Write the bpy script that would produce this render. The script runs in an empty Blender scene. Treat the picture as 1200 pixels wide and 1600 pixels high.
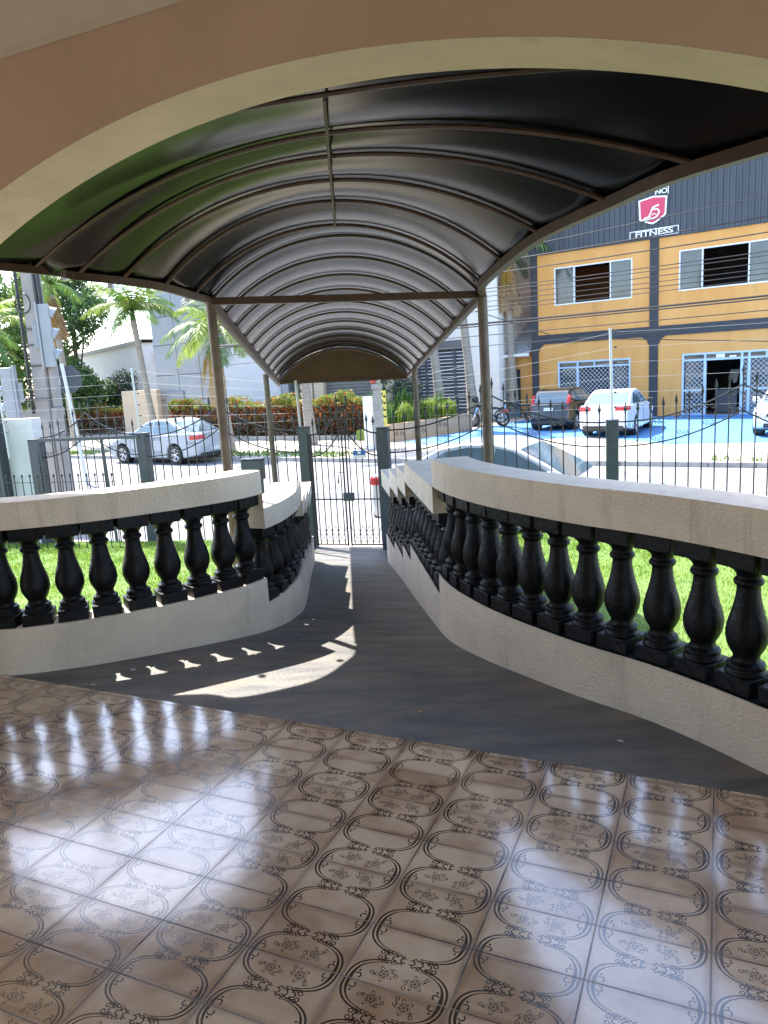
import bpy, bmesh, math, random
import numpy as np
from mathutils import Vector, Matrix
random.seed(7); RNG = np.random.default_rng(7)
sc = bpy.context.scene
C = sc.collection
R = math.radians
PI = math.pi

# ---------------------------------------------------------------- camera
F_PX, PITCH, ROLL, EYE = 1170.0, 10.6, 3.3, 1.6
cam = bpy.data.cameras.new('camera')
cam.sensor_fit = 'VERTICAL'; cam.sensor_height = 36.0; cam.sensor_width = 27.0
cam.lens = F_PX / 1600.0 * 36.0
cam.clip_start = 0.05; cam.clip_end = 2000
cam_o = bpy.data.objects.new('camera', cam); C.objects.link(cam_o)
cam_o.matrix_world = (Matrix.Translation((0, 0, EYE)) @ Matrix.Rotation(R(90 - PITCH), 4, 'X')
                      @ Matrix.Rotation(R(-ROLL), 4, 'Z'))
sc.camera = cam_o

# ---------------------------------------------------------------- world, sun, exposure
SUN_EL = 55.0
SUN_DIR = Vector((-0.6225 * math.cos(R(SUN_EL)), 0.7826 * math.cos(R(SUN_EL)), math.sin(R(SUN_EL)))).normalized()
w = bpy.data.worlds.new('World'); sc.world = w; w.use_nodes = True
nt = w.node_tree
sky = nt.nodes.new('ShaderNodeTexSky'); sky.sky_type = 'NISHITA'; sky.sun_disc = False
sky.sun_elevation = R(SUN_EL); sky.sun_rotation = math.atan2(SUN_DIR.x, SUN_DIR.y)
sky.air_density = 1.0; sky.dust_density = 1.3; sky.ozone_density = 1.0
bg = nt.nodes['Background']; bg.inputs['Strength'].default_value = 0.15
nt.links.new(sky.outputs['Color'], bg.inputs['Color'])
sl = bpy.data.lights.new('sun', 'SUN'); sl.energy = 3.4; sl.angle = R(0.5); sl.color = (1.0, 0.95, 0.87)
so = bpy.data.objects.new('sun', sl); C.objects.link(so)
so.rotation_euler = SUN_DIR.to_track_quat('Z', 'Y').to_euler()
so.location = (0, 0, 30)
sc.view_settings.view_transform = 'Standard'; sc.view_settings.look = 'None'
sc.view_settings.gamma = 1.0; sc.view_settings.use_curve_mapping = False
sc.view_settings.exposure = 2.3
sc.cycles.max_bounces = 8; sc.cycles.diffuse_bounces = 5; sc.cycles.glossy_bounces = 4
sc.cycles.transparent_max_bounces = 8
sc.cycles.use_denoising = True
sc.cycles.sample_clamp_indirect = 5.0
sc.cycles.caustics_reflective = False; sc.cycles.caustics_refractive = False; sc.cycles.blur_glossy = 0.6

# ---------------------------------------------------------------- node helper
class Ex:
    """tiny expression compiler: python arithmetic -> Math nodes"""
    nt = None
    def __init__(s, sock): s.s = sock
    @staticmethod
    def op(kind, *a):
        n = Ex.nt.nodes.new('ShaderNodeMath'); n.operation = kind
        for i, v in enumerate(a):
            if isinstance(v, Ex): Ex.nt.links.new(v.s, n.inputs[i])
            else: n.inputs[i].default_value = float(v)
        return Ex(n.outputs[0])
    def __add__(a, b): return Ex.op('ADD', a, b)
    def __radd__(a, b): return Ex.op('ADD', b, a)
    def __sub__(a, b): return Ex.op('SUBTRACT', a, b)
    def __rsub__(a, b): return Ex.op('SUBTRACT', b, a)
    def __mul__(a, b): return Ex.op('MULTIPLY', a, b)
    def __rmul__(a, b): return Ex.op('MULTIPLY', b, a)
    def __truediv__(a, b): return Ex.op('DIVIDE', a, b)
def ab(x): return Ex.op('ABSOLUTE', x)
def mn(a, b): return Ex.op('MINIMUM', a, b)
def mx(a, b): return Ex.op('MAXIMUM', a, b)
def fl(x): return Ex.op('FLOOR', x)
def fr(x): return Ex.op('FRACT', x)
def sq(x): return Ex.op('SQRT', x)
def pw(x, p): return Ex.op('POWER', x, p)
def sn(x): return Ex.op('SINE', x)
def cs(x): return Ex.op('COSINE', x)
def at2(y, x): return Ex.op('ARCTAN2', y, x)
def lt(a, b): return Ex.op('LESS_THAN', a, b)
def gt(a, b): return Ex.op('GREATER_THAN', a, b)
def lineW(d, wd): return Ex.op('LESS_THAN', ab(d), wd)

MATS = {}
def mat(name, col, rough=0.7, var=0.0, vscale=3.0, bump=0.0, bscale=60.0, metal=0.0, spec=0.5,
        col2=None, stretch=None, coat=0.0, trans=0.0, detail=6.0, stain=None):
    """procedural principled material: colour mottled by noise, optional noise bump"""
    if name in MATS: return MATS[name]
    m = bpy.data.materials.new(name); m.use_nodes = True
    n = m.node_tree.nodes; l = m.node_tree.links
    b = n['Principled BSDF']
    b.inputs['Roughness'].default_value = rough; b.inputs['Metallic'].default_value = metal
    b.inputs['Specular IOR Level'].default_value = spec
    b.inputs['Coat Weight'].default_value = coat
    b.inputs['Coat Roughness'].default_value = 0.05
    tc = n.new('ShaderNodeTexCoord'); mp = n.new('ShaderNodeMapping')
    l.new(tc.outputs['Object'], mp.inputs['Vector'])
    if stretch: mp.inputs['Scale'].default_value = stretch
    if var > 0 or col2:
        nz = n.new('ShaderNodeTexNoise'); nz.inputs['Scale'].default_value = vscale
        nz.inputs['Detail'].default_value = detail; nz.inputs['Roughness'].default_value = 0.62
        l.new(mp.outputs['Vector'], nz.inputs['Vector'])
        cr = n.new('ShaderNodeValToRGB')
        c2 = col2 if col2 else tuple(min(1, c * (1 + var)) for c in col)
        c1 = col if col2 else tuple(c * (1 - var) for c in col)
        cr.color_ramp.elements[0].position = 0.33; cr.color_ramp.elements[1].position = 0.67
        cr.color_ramp.elements[0].color = (*c1, 1); cr.color_ramp.elements[1].color = (*c2, 1)
        l.new(nz.outputs['Fac'], cr.inputs['Fac']); l.new(cr.outputs['Color'], b.inputs['Base Color'])
    else:
        b.inputs['Base Color'].default_value = (*col, 1)
    if stain:                                     # (colour, amount, scale xyz, threshold): streaks and blotches of dirt
        scol, amt, sxyz, th = stain
        m2 = n.new('ShaderNodeMapping'); m2.inputs['Scale'].default_value = sxyz; l.new(tc.outputs['Object'], m2.inputs['Vector'])
        n2 = n.new('ShaderNodeTexNoise'); n2.inputs['Scale'].default_value = 1.0; n2.inputs['Detail'].default_value = 8.0; n2.inputs['Roughness'].default_value = 0.65
        l.new(m2.outputs['Vector'], n2.inputs['Vector'])
        r2 = n.new('ShaderNodeValToRGB'); r2.color_ramp.elements[0].position = th; r2.color_ramp.elements[1].position = min(1, th + 0.18)
        r2.color_ramp.elements[0].color = (0, 0, 0, 1); r2.color_ramp.elements[1].color = (amt, amt, amt, 1)
        l.new(n2.outputs['Fac'], r2.inputs['Fac'])
        mx2 = n.new('ShaderNodeMix'); mx2.data_type = 'RGBA'; l.new(r2.outputs['Color'], mx2.inputs[0])
        src = b.inputs['Base Color']
        if src.is_linked: l.new(src.links[0].from_socket, mx2.inputs[6])
        else: mx2.inputs[6].default_value = (*col, 1)
        mx2.inputs[7].default_value = (*scol, 1); l.new(mx2.outputs[2], b.inputs['Base Color'])
    if bump > 0:
        nb = n.new('ShaderNodeTexNoise'); nb.inputs['Scale'].default_value = bscale
        nb.inputs['Detail'].default_value = 5.0
        l.new(tc.outputs['Object'], nb.inputs['Vector'])
        bp = n.new('ShaderNodeBump'); bp.inputs['Strength'].default_value = bump
        bp.inputs['Distance'].default_value = 0.01
        l.new(nb.outputs['Fac'], bp.inputs['Height']); l.new(bp.outputs['Normal'], b.inputs['Normal'])
    if trans > 0:
        # leaf-like: add a translucent lobe
        tr = n.new('ShaderNodeBsdfTranslucent'); ms = n.new('ShaderNodeMixShader')
        ms.inputs['Fac'].default_value = trans
        src = b.inputs['Base Color']
        if src.is_linked: l.new(src.links[0].from_socket, tr.inputs['Color'])
        else: tr.inputs['Color'].default_value = (*col, 1)
        l.new(b.outputs[0], ms.inputs[1]); l.new(tr.outputs[0], ms.inputs[2])
        l.new(ms.outputs[0], n['Material Output'].inputs['Surface'])
    MATS[name] = m
    return m

# ---------------------------------------------------------------- mesh helper
class MB:
    def __init__(s): s.v = []; s.f = []; s.mi = []; s.cur = 0
    def add(s, vs, fs):
        o = len(s.v); s.v += [tuple(map(float, p)) for p in vs]
        for q in fs: s.f.append(tuple(i + o for i in q)); s.mi.append(s.cur)
        return s
    def box(s, x0, x1, y0, y1, z0, z1, M=None):
        vs = [(x, y, z) for x in (x0, x1) for y in (y0, y1) for z in (z0, z1)]
        if M is not None: vs = [M @ Vector(p) for p in vs]
        return s.add(vs, [(0, 1, 3, 2), (4, 6, 7, 5), (0, 4, 5, 1), (2, 3, 7, 6), (0, 2, 6, 4), (1, 5, 7, 3)])
    def tube(s, pts, r, n=8, caps=True, sq=False):
        pts = [Vector(p) for p in pts]; k = len(pts)
        rs = r if isinstance(r, (list, tuple)) else [r] * k
        vs = []; up = None
        for i, p in enumerate(pts):
            t = (pts[min(i + 1, k - 1)] - pts[max(i - 1, 0)])
            if t.length < 1e-9: t = Vector((0, 0, 1))
            t.normalize()
            if up is None:
                up = Vector((0, 0, 1)) if abs(t.z) < 0.9 else Vector((1, 0, 0))
            a = t.cross(up)
            if a.length < 1e-6: a = t.cross(Vector((0, 1, 0)))
            a.normalize(); b = a.cross(t).normalized(); up = b
            for j in range(n):
                th = 2 * PI * (j + (0.5 if sq else 0)) / n
                vs.append(p + (a * math.cos(th) + b * math.sin(th)) * rs[i])
        fs = []
        for i in range(k - 1):
            for j in range(n):
                fs.append((i * n + j, i * n + (j + 1) % n, (i + 1) * n + (j + 1) % n, (i + 1) * n + j))
        if caps:
            fs.append(tuple(range(n))[::-1]); fs.append(tuple((k - 1) * n + j for j in range(n)))
        return s.add(vs, fs)
    def lathe(s, prof, n=16, M=None, caps=True):
        vs = []
        for r, z in prof:
            for j in range(n):
                th = 2 * PI * j / n; vs.append(Vector((r * math.cos(th), r * math.sin(th), z)))
        if M is not None: vs = [M @ p for p in vs]
        fs = []; k = len(prof)
        for i in range(k - 1):
            for j in range(n):
                fs.append((i * n + j, i * n + (j + 1) % n, (i + 1) * n + (j + 1) % n, (i + 1) * n + j))
        if caps: fs.append(tuple(range(n))[::-1]); fs.append(tuple((k - 1) * n + j for j in range(n)))
        return s.add(vs, fs)
    def prism(s, poly, z0, z1, M=None):
        n = len(poly); vs = [Vector((x, y, z0)) for x, y in poly] + [Vector((x, y, z1)) for x, y in poly]
        if M is not None: vs = [M @ p for p in vs]
        return s.add(vs, [tuple(range(n))[::-1], tuple(range(n, 2 * n))] + [(i, (i + 1) % n, (i + 1) % n + n, i + n) for i in range(n)])
    def quad(s, a, b, c, d): return s.add([a, b, c, d], [(0, 1, 2, 3)])
    def build(s, name, m, parent=None, smooth=False, bevel=0.0, fix=True, seg=2, angle=40):
        me = bpy.data.meshes.new(name); me.from_pydata(s.v, [], s.f)
        ms = m if isinstance(m, (list, tuple)) else [m]
        for q in ms: me.materials.append(q)
        if len(ms) > 1: me.polygons.foreach_set('material_index', s.mi)
        if fix:
            bm = bmesh.new(); bm.from_mesh(me); bmesh.ops.recalc_face_normals(bm, faces=bm.faces); bm.to_mesh(me); bm.free()
        if smooth:
            me.polygons.foreach_set('use_smooth', [True] * len(me.polygons))
            if hasattr(me, 'set_sharp_from_angle'): me.set_sharp_from_angle(angle=R(angle))
        me.update()
        o = bpy.data.objects.new(name, me); C.objects.link(o)
        if parent: o.parent = parent
        if bevel > 0:
            md = o.modifiers.new('bevel', 'BEVEL'); md.width = bevel; md.segments = seg; md.limit_method = 'ANGLE'
            md.angle_limit = R(35)
        return o
def np_mesh(name, verts, faces, m, parent=None, mi=None):
    """big mesh from numpy arrays (all faces the same size)"""
    verts = np.asarray(verts, np.float32); faces = np.asarray(faces, np.int32); k = faces.shape[1]
    me = bpy.data.meshes.new(name)
    me.vertices.add(len(verts)); me.vertices.foreach_set('co', verts.ravel())
    me.loops.add(faces.size); me.loops.foreach_set('vertex_index', faces.ravel())
    me.polygons.add(len(faces)); me.polygons.foreach_set('loop_start', np.arange(len(faces), dtype=np.int32) * k)
    me.polygons.foreach_set('loop_total', np.full(len(faces), k, np.int32))
    for q in (m if isinstance(m, (list, tuple)) else [m]): me.materials.append(q)
    if mi is not None: me.polygons.foreach_set('material_index', np.asarray(mi, np.int32))
    me.update(); me.validate()
    o = bpy.data.objects.new(name, me); C.objects.link(o)
    if parent: o.parent = parent
    return o
def tag(o, label, cat, group=None):
    o['label'] = label; o['category'] = cat
    if group: o['group'] = group
    return o
def thing(name, label, cat, loc=(0, 0, 0), rz=0.0, group=None):
    o = bpy.data.objects.new(name, None); C.objects.link(o); o.empty_display_size = 0.2
    o.location = loc; o.rotation_euler = (0, 0, rz)
    return tag(o, label, cat, group)
def structure(o): o['kind'] = 'structure'; return o
def copy_tree(o, parent=None):
    c = o.copy(); C.objects.link(c); c.parent = parent
    for ch in list(o.children): copy_tree(ch, c)
    return c
def catmull(P, n=8):
    P = [np.array(p, float) for p in P]; P = [2 * P[0] - P[1]] + P + [2 * P[-1] - P[-2]]; out = []
    for i in range(1, len(P) - 2):
        for t in np.linspace(0, 1, n, endpoint=False):
            a, b, c, d = P[i - 1:i + 3]
            out.append(0.5 * (2 * b + (c - a) * t + (2 * a - 5 * b + 4 * c - d) * t * t + (3 * b - a - 3 * c + d) * t ** 3))
    out.append(P[-2]); return out

# ---------------------------------------------------------------- materials
stucco = mat('stucco_cream', (0.76, 0.66, 0.54), 0.85, var=0.10, vscale=2.5, bump=0.9, bscale=75, stain=((0.30, 0.23, 0.17), 0.45, (9, 9, 0.9), 0.56))
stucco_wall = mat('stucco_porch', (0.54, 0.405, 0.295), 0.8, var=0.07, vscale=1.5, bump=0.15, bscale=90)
arch_lit_paint = mat('arch_lit_paint', (0.78, 0.625, 0.52), 0.8, var=0.08, vscale=3, bump=0.6, bscale=90, stain=((0.33, 0.27, 0.19), 0.35, (5, 5, 5), 0.6))  # paler copy of the porch plaster, bounced light put into the colour
ceil_paint = mat('ceiling_paint', (0.6, 0.55, 0.45), 0.85, var=0.04, vscale=1.2, bump=0.1)
black_paint = mat('black_gloss_paint', (0.004, 0.0042, 0.005), 0.48, var=0.3, vscale=20, bump=0.6, bscale=32, spec=0.25)
canopy_skin = mat('dark_canopy_sheet', (0.006, 0.006, 0.0065), 0.24, var=0.25, vscale=1.2, bump=0.10, bscale=2.2, spec=0.30, stain=((0.10, 0.085, 0.07), 0.35, (6, 3, 6), 0.62))
brown_steel = mat('brown_painted_steel', (0.065, 0.038, 0.025), 0.5, var=0.25, vscale=12, bump=0.1, bscale=40)
post_steel = mat('weathered_post_paint', (0.11, 0.085, 0.065), 0.55, var=0.3, vscale=9, bump=0.1, bscale=40)
iron = mat('wrought_iron', (0.02, 0.022, 0.026), 0.45, var=0.2, vscale=30, bump=0.15, bscale=60)
iron_col = mat('slate_painted_steel', (0.045, 0.055, 0.068), 0.5, var=0.2, vscale=8, bump=0.05)
white_steel = mat('white_painted_steel', (0.55, 0.56, 0.57), 0.45, var=0.08, vscale=10)
galv = mat('galvanised_wire', (0.30, 0.31, 0.32), 0.5)
concrete_ramp = mat('dark_cement_floor', (0.085, 0.088, 0.094), 0.62, col2=(0.20, 0.185, 0.162), vscale=2.6, bump=0.5, bscale=45, detail=9, stretch=(0.8, 3.2, 1.0), stain=((0.23, 0.17, 0.12), 0.85, (1.3, 3.2, 1), 0.53))
asphalt = mat('sunbleached_asphalt', (0.20, 0.20, 0.205), 0.9, var=0.16, vscale=0.9, bump=0.4, bscale=40, detail=10)
pave = mat('pale_stone_paving', (0.44, 0.39, 0.33), 0.9, var=0.16, vscale=2.2, bump=0.4, bscale=18, detail=9)
blue_floor = mat('blue_painted_concrete', (0.07, 0.22, 0.46), 0.7, var=0.16, vscale=1.6, bump=0.15, bscale=30)
kerb_m = mat('kerb_concrete', (0.33, 0.31, 0.29), 0.9, var=0.2, vscale=5, bump=0.3)
soil = mat('lawn_soil', (0.10, 0.17, 0.03), 0.95, var=0.3, vscale=8, bump=0.5, bscale=30)
grass_m = mat('grass_blade', (0.13, 0.26, 0.02), 0.55, col2=(0.26, 0.36, 0.045), vscale=2.2, trans=0.32)
verge_m = mat('verge_grass', (0.10, 0.20, 0.04), 0.7, col2=(0.2, 0.28, 0.07), vscale=6, trans=0.25)
leaf_a = mat('leaf_green', (0.05, 0.12, 0.02), 0.5, col2=(0.10, 0.19, 0.035), vscale=4, trans=0.3)
leaf_b = mat('leaf_lime', (0.16, 0.24, 0.03), 0.5, col2=(0.24, 0.31, 0.06), vscale=4, trans=0.35)
leaf_c = mat('leaf_dark', (0.025, 0.06, 0.018), 0.5, col2=(0.05, 0.10, 0.03), vscale=4, trans=0.2)
leaf_o = mat('leaf_croton_orange', (0.42, 0.10, 0.03), 0.5, col2=(0.5, 0.22, 0.05), vscale=6, trans=0.3)
leaf_r = mat('leaf_croton_maroon', (0.07, 0.022, 0.016), 0.5, col2=(0.15, 0.05, 0.02), vscale=6, trans=0.2)
leaf_blue = mat('leaf_blue_shrub', (0.03, 0.05, 0.05), 0.5, col2=(0.07, 0.085, 0.10), vscale=5, trans=0.15)
frond_dry = mat('dry_palm_frond', (0.30, 0.19, 0.09), 0.8, col2=(0.42, 0.28, 0.15), vscale=6, trans=0.2)
fruit_m = mat('palm_fruit_strand', (0.45, 0.22, 0.03), 0.7, col2=(0.42, 0.30, 0.05), vscale=6, trans=0.2)
bark = mat('bark', (0.12, 0.09, 0.06), 0.9, var=0.3, vscale=9, bump=0.6, bscale=20)
palm_bark = mat('ringed_palm_bark', (0.27, 0.24, 0.20), 0.9, var=0.25, vscale=3, bump=0.6, bscale=14, stretch=(0.4, 0.4, 9))
tyre_m = mat('tyre_rubber', (0.018, 0.018, 0.019), 0.8, bump=0.1)
rim_m = mat('alloy_rim', (0.55, 0.56, 0.58), 0.3, metal=0.8)
glass_car = mat('car_glass', (0.09, 0.14, 0.17), 0.05, spec=0.8, coat=0.4)
plastic_blk = mat('black_plastic', (0.02, 0.02, 0.022), 0.5)
lamp_red = mat('red_lamp_lens', (0.45, 0.015, 0.02), 0.15, spec=0.8)
lamp_clr = mat('clear_lamp_lens', (0.6, 0.62, 0.65), 0.1, spec=0.9)
plate_m = mat('number_plate', (0.62, 0.62, 0.62), 0.4, var=0.15, vscale=40)
chrome = mat('chrome', (0.75, 0.75, 0.77), 0.12, metal=1.0)

# ================================================================ GROUND SHAPES
EDGE = lambda x: 3.085 - 0.455 * x                 # outer edge of the tiled porch
EU = Vector((1, -0.455, 0)).normalized()           # along that edge
EN = Vector((0.455, 1, 0)).normalized()            # outwards
SL = 0.128
def ramp_z(x, y):
    d = y - max(2.9, EDGE(x))
    if d <= 0: return -0.008
    return -0.008 - (SL * d * d / 3 if d < 1.5 else SL * (d - 0.75))
LWALL = catmull([(-2.72, 4.20), (-2.276, 4.114), (-1.826, 4.2), (-1.45, 4.375), (-1.13, 4.585), (-0.901, 4.80), (-0.76, 5.09),
                 (-0.69, 5.45), (-0.675, 5.75), (-0.705, 6.3), (-0.785, 7.44), (-0.86, 8.75)], 10)
RWALL = catmull([(1.575, 2.36), (1.418, 2.633), (1.283, 2.892), (1.118, 3.16), (0.89, 3.46), (0.63, 3.90), (0.47, 4.27),
                 (0.364, 4.66), (0.30, 5.3), (0.229, 6.112), (0.126, 7.43), (0.012, 8.7)], 10)
def poly_arc(P):
    P = np.array(P); d = np.r_[0, np.cumsum(np.linalg.norm(np.diff(P, axis=0), axis=1))]; return P, d
def offset_line(P, off):
    P = np.array(P); T = np.gradient(P, axis=0); T /= np.linalg.norm(T, axis=1)[:, None]
    return P + np.stack([-T[:, 1], T[:, 0]], 1) * off
GATE = Vector((-0.495, 10.2, 0)); GA = R(-16.0)
GU = Vector((math.cos(GA), math.sin(GA), 0)); GN = Vector((-math.sin(GA), math.cos(GA), 0))
ZS, ZW = -1.0, -0.88            # street, far pavement
def lawn_z(x, y): return -0.10 - 0.085 * max(0, y - 4.0)

# ---- the tiled porch floor (pattern in the glaze)
def tile_material():
    m = bpy.data.materials.new('patterned_glazed_tile'); m.use_nodes = True
    n = m.node_tree.nodes; l = m.node_tree.links; b = n['Principled BSDF']; Ex.nt = m.node_tree
    tc = n.new('ShaderNodeTexCoord'); sp = n.new('ShaderNodeSeparateXYZ'); l.new(tc.outputs['Object'], sp.inputs[0])
    X, Y = Ex(sp.outputs[0]), Ex(sp.outputs[1])
    TW, TD, TH, X0, Y0 = 0.3052, 0.2085, -0.4251, -0.5915, 3.0947
    c, s = math.cos(TH), math.sin(TH)
    P = ((X - X0) * c + (Y - Y0) * s) / TW                 # column units
    Q = ((X - X0) * s - (Y - Y0) * c) / TD                 # row units towards the viewer
    fi, fj = fl(P), fl(Q)
    u = P - fi; v = Q - fj
    # grout
    du = mn(u, 1.0 - u) * TW; dv = mn(v, 1.0 - v) * TD
    nz = n.new('ShaderNodeTexNoise'); nz.inputs['Scale'].default_value = 9; nz.inputs['Detail'].default_value = 6
    l.new(tc.outputs['Object'], nz.inputs['Vector']); N = Ex(nz.outputs['Fac'])
    grout = mx(lt(du, 0.0010 + N * 0.0030), lt(dv, 0.0008 + N * 0.0030))
    # oval centred on row lines; floral where the row is odd
    rq = fl(Q + 0.5); vv = (Q - rq) * TD                    # metres from the nearest row line
    floral = ab(rq - 2.0 * fl(rq * 0.5))                    # 0 / 1
    uu = (u - 0.5) * TW
    A, B = 0.141, 0.092
    def oval(a, bb): return pw(pw(ab(uu) / a, 2.7) + pw(ab(vv) / bb, 2.7), 1 / 2.7) - 1.0
    o1 = lineW(oval(A, B), 0.023)
    side = gt(ab(uu), 0.05)
    d2 = oval(A - 0.0125, B - 0.007)
    o2 = lineW(d2, 0.015 + 0.03 * mx(0.0, 1.0 - ab(vv) / 0.07))
    o2 = o2 * side
    # hooks inside the oval ends
    ax, ay = ab(uu) - 0.112, ab(vv) - 0.017
    hk = lineW(sq(ax * ax + ay * ay) - 0.0085, 0.0022) * gt(0.004, ax - ay)
    ax2, ay2 = ab(uu) - 0.112, ab(vv) - 0.034
    hk2 = lt(ax2 * ax2 + ay2 * ay2, 0.000014)
    # scroll band in the middle of each tile, under the oval joints
    wv = (v - 0.5) * TD
    bandm = lt(ab(uu), 0.072)
    per = 0.024; k = uu / per; kf = fl(k); ku = (k - kf - 0.5) * per
    sgn = 1.0 - 2.0 * lt(uu, 0.0)
    rr = sq(ku * ku + wv * wv)
    ring = lineW(rr - 0.0082, 0.0023) * gt(rr + ku * sgn * 0.6, 0.0052)
    wave = lineW(ab(wv) - 0.0135 - 0.0022 * sn(uu * 420.0), 0.0026) * bandm * gt(ab(uu), 0.012)
    wave2 = lineW(ab(wv) - 0.0205 - 0.0018 * sn(uu * 620.0), 0.0016) * lt(ab(ab(uu) - 0.055), 0.026)
    ar2 = at2(wv, ab(uu) - 0.088); r2 = sq((ab(uu) - 0.088) * (ab(uu) - 0.088) + wv * wv)
    curl = lineW(ab(wv) - 0.010 - 0.0 * ar2, 0.0001)
    curl = lineW(sq((ab(uu) - 0.079) * (ab(uu) - 0.079) + (ab(wv) - 0.010) * (ab(wv) - 0.010)) - 0.0058, 0.0018)
    band = mx(mx(ring * bandm, wave), mx(wave2, curl))
    # flowers: two in each half of a floral oval
    def flower(cx, cy, rot, mir):
        fx = uu * mir - cx; fy = ab(vv) - cy
        ca, sa = math.cos(rot), math.sin(rot)
        gx = fx * ca + fy * sa; gy = fy * ca - fx * sa
        r = sq(gx * gx + gy * gy); a = at2(gy, gx)
        pet = 0.0175 + 0.0080 * cs(a * 5.0)
        l1 = lineW(r - pet, 0.0017)
        l2 = lineW(r - (0.0095 + 0.0035 * cs(a * 5.0 + 0.6)), 0.0016)
        core = lt(r, 0.0035)
        vein = lineW(sn(a * 5.0), 0.16) * lt(r, 0.019) * gt(r, 0.007)
        # stem with a curl at each end
        st = lineW(gy - 0.004 * sn(gx * 190.0), 0.0012) * lt(ab(gx), 0.034) * gt(ab(gx), 0.02)
        c1 = lineW(sq((gx - 0.034) * (gx - 0.034) + (gy - 0.005) * (gy - 0.005)) - 0.0052, 0.0013) * gt(gy, 0.0)
        c2 = lineW(sq((gx + 0.033) * (gx + 0.033) + (gy + 0.005) * (gy + 0.005)) - 0.0050, 0.0013) * lt(gy, 0.001)
        c3 = lineW(sq((gx + 0.026) * (gx + 0.026) + (gy - 0.011) * (gy - 0.011)) - 0.0050, 0.0012) * gt(gx + gy, -0.020)
        return mx(mx(mx(l1, l2), mx(core, vein)), mx(mx(st, c1), mx(c2, c3)))
    fw = mx(flower(0.046, 0.040, 0.55, 1.0), flower(0.046, 0.043, -0.25, -1.0))
    fw = fw * floral * lt(oval(A - 0.02, B - 0.012), 0.0)
    ink = mx(mx(mx(o1 * side, o2), mx(hk, hk2) * lt(oval(A, B), 0.0)), mx(band, fw))
    # glaze colour: mottled beige, per tile shift
    wn = n.new('ShaderNodeTexWhiteNoise'); wn.noise_dimensions = '2D'
    cmb = n.new('ShaderNodeCombineXYZ'); l.new(fi.s, cmb.inputs[0]); l.new(fj.s, cmb.inputs[1]); l.new(cmb.outputs[0], wn.inputs['Vector'])
    W = Ex(wn.outputs['Value'])
    nb = n.new('ShaderNodeTexNoise'); nb.inputs['Scale'].default_value = 7; nb.inputs['Detail'].default_value = 4
    l.new(tc.outputs['Object'], nb.inputs['Vector'])
    nd = n.new('ShaderNodeTexNoise'); nd.inputs['Scale'].default_value = 1.6; nd.inputs['Detail'].default_value = 9; nd.inputs['Roughness'].default_value = 0.7
    l.new(tc.outputs['Object'], nd.inputs['Vector']); DIRT = Ex(nd.outputs['Fac'])
    edge_d = mx(0.0, 1.0 - mn(du, dv) / 0.022) * mx(0.0, DIRT - 0.38) * 2.4          # grime that creeps out of the joints
    dark_edge = Ex(nb.outputs['Fac']) * 0.9 + W * 0.42 - 0.12 - edge_d - mx(0.0, 0.47 - DIRT) * 1.6
    cr = n.new('ShaderNodeValToRGB')
    cr.color_ramp.elements[0].color = (0.42, 0.25, 0.14, 1); cr.color_ramp.elements[1].color = (0.78, 0.58, 0.40, 1)
    cr.color_ramp.elements[0].position = 0.2; cr.color_ramp.elements[1].position = 0.75
    l.new(dark_edge.s, cr.inputs['Fac'])
    def mixc(fac, a, bcol):
        mxn = n.new('ShaderNodeMix'); mxn.data_type = 'RGBA'
        l.new(fac.s, mxn.inputs[0]); l.new(a, mxn.inputs[6]); mxn.inputs[7].default_value = (*bcol, 1); return mxn.outputs[2]
    c1 = mixc(ink * 0.95, cr.outputs['Color'], (0.04, 0.017, 0.009))
    gcol = n.new('ShaderNodeValToRGB'); gcol.color_ramp.elements[0].color = (0.022, 0.014, 0.010, 1); gcol.color_ramp.elements[1].color = (0.30, 0.24, 0.19, 1)
    gcol.color_ramp.elements[0].position = 0.42; gcol.color_ramp.elements[1].position = 0.6
    ng = n.new('ShaderNodeTexNoise'); ng.inputs['Scale'].default_value = 2.3; l.new(tc.outputs['Object'], ng.inputs['Vector'])
    l.new(ng.outputs['Fac'], gcol.inputs['Fac'])
    mg = n.new('ShaderNodeMix'); mg.data_type = 'RGBA'; l.new(grout.s, mg.inputs[0]); l.new(c1, mg.inputs[6]); l.new(gcol.outputs['Color'], mg.inputs[7])
    l.new(mg.outputs[2], b.inputs['Base Color'])
    rg = 0.11 + grout * 0.5 + Ex(nb.outputs['Fac']) * 0.08 + ink * 0.05 + edge_d * 0.25 + mx(0.0, DIRT - 0.5) * 0.5
    l.new(rg.s, b.inputs['Roughness']); b.inputs['Specular IOR Level'].default_value = 1.0; b.inputs['Coat Weight'].default_value = 0.7; b.inputs['Coat Roughness'].default_value = 0.10; b.inputs['Coat IOR'].default_value = 1.6
    # uneven bedding: every tile tilted a hair, gently rippled glaze
    hgt = (W - 0.5) * (u - 0.5) * 0.0016 + (fr(W * 7.13) - 0.5) * (v - 0.5) * 0.0014 - grout * 0.0012
    nr = n.new('ShaderNodeTexNoise'); nr.inputs['Scale'].default_value = 16; l.new(tc.outputs['Object'], nr.inputs['Vector'])
    hgt = hgt + Ex(nr.outputs['Fac']) * 0.0006
    bp = n.new('ShaderNodeBump'); bp.inputs['Strength'].default_value = 1.0; bp.inputs['Distance'].default_value = 1.0
    l.new(hgt.s, bp.inputs['Height']); l.new(bp.outputs['Normal'], b.inputs['Normal'])
    return m
mb = MB()
a0 = Vector((-3.9, EDGE(-3.9), 0)); a1 = Vector((3.3, EDGE(3.3), 0))
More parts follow.
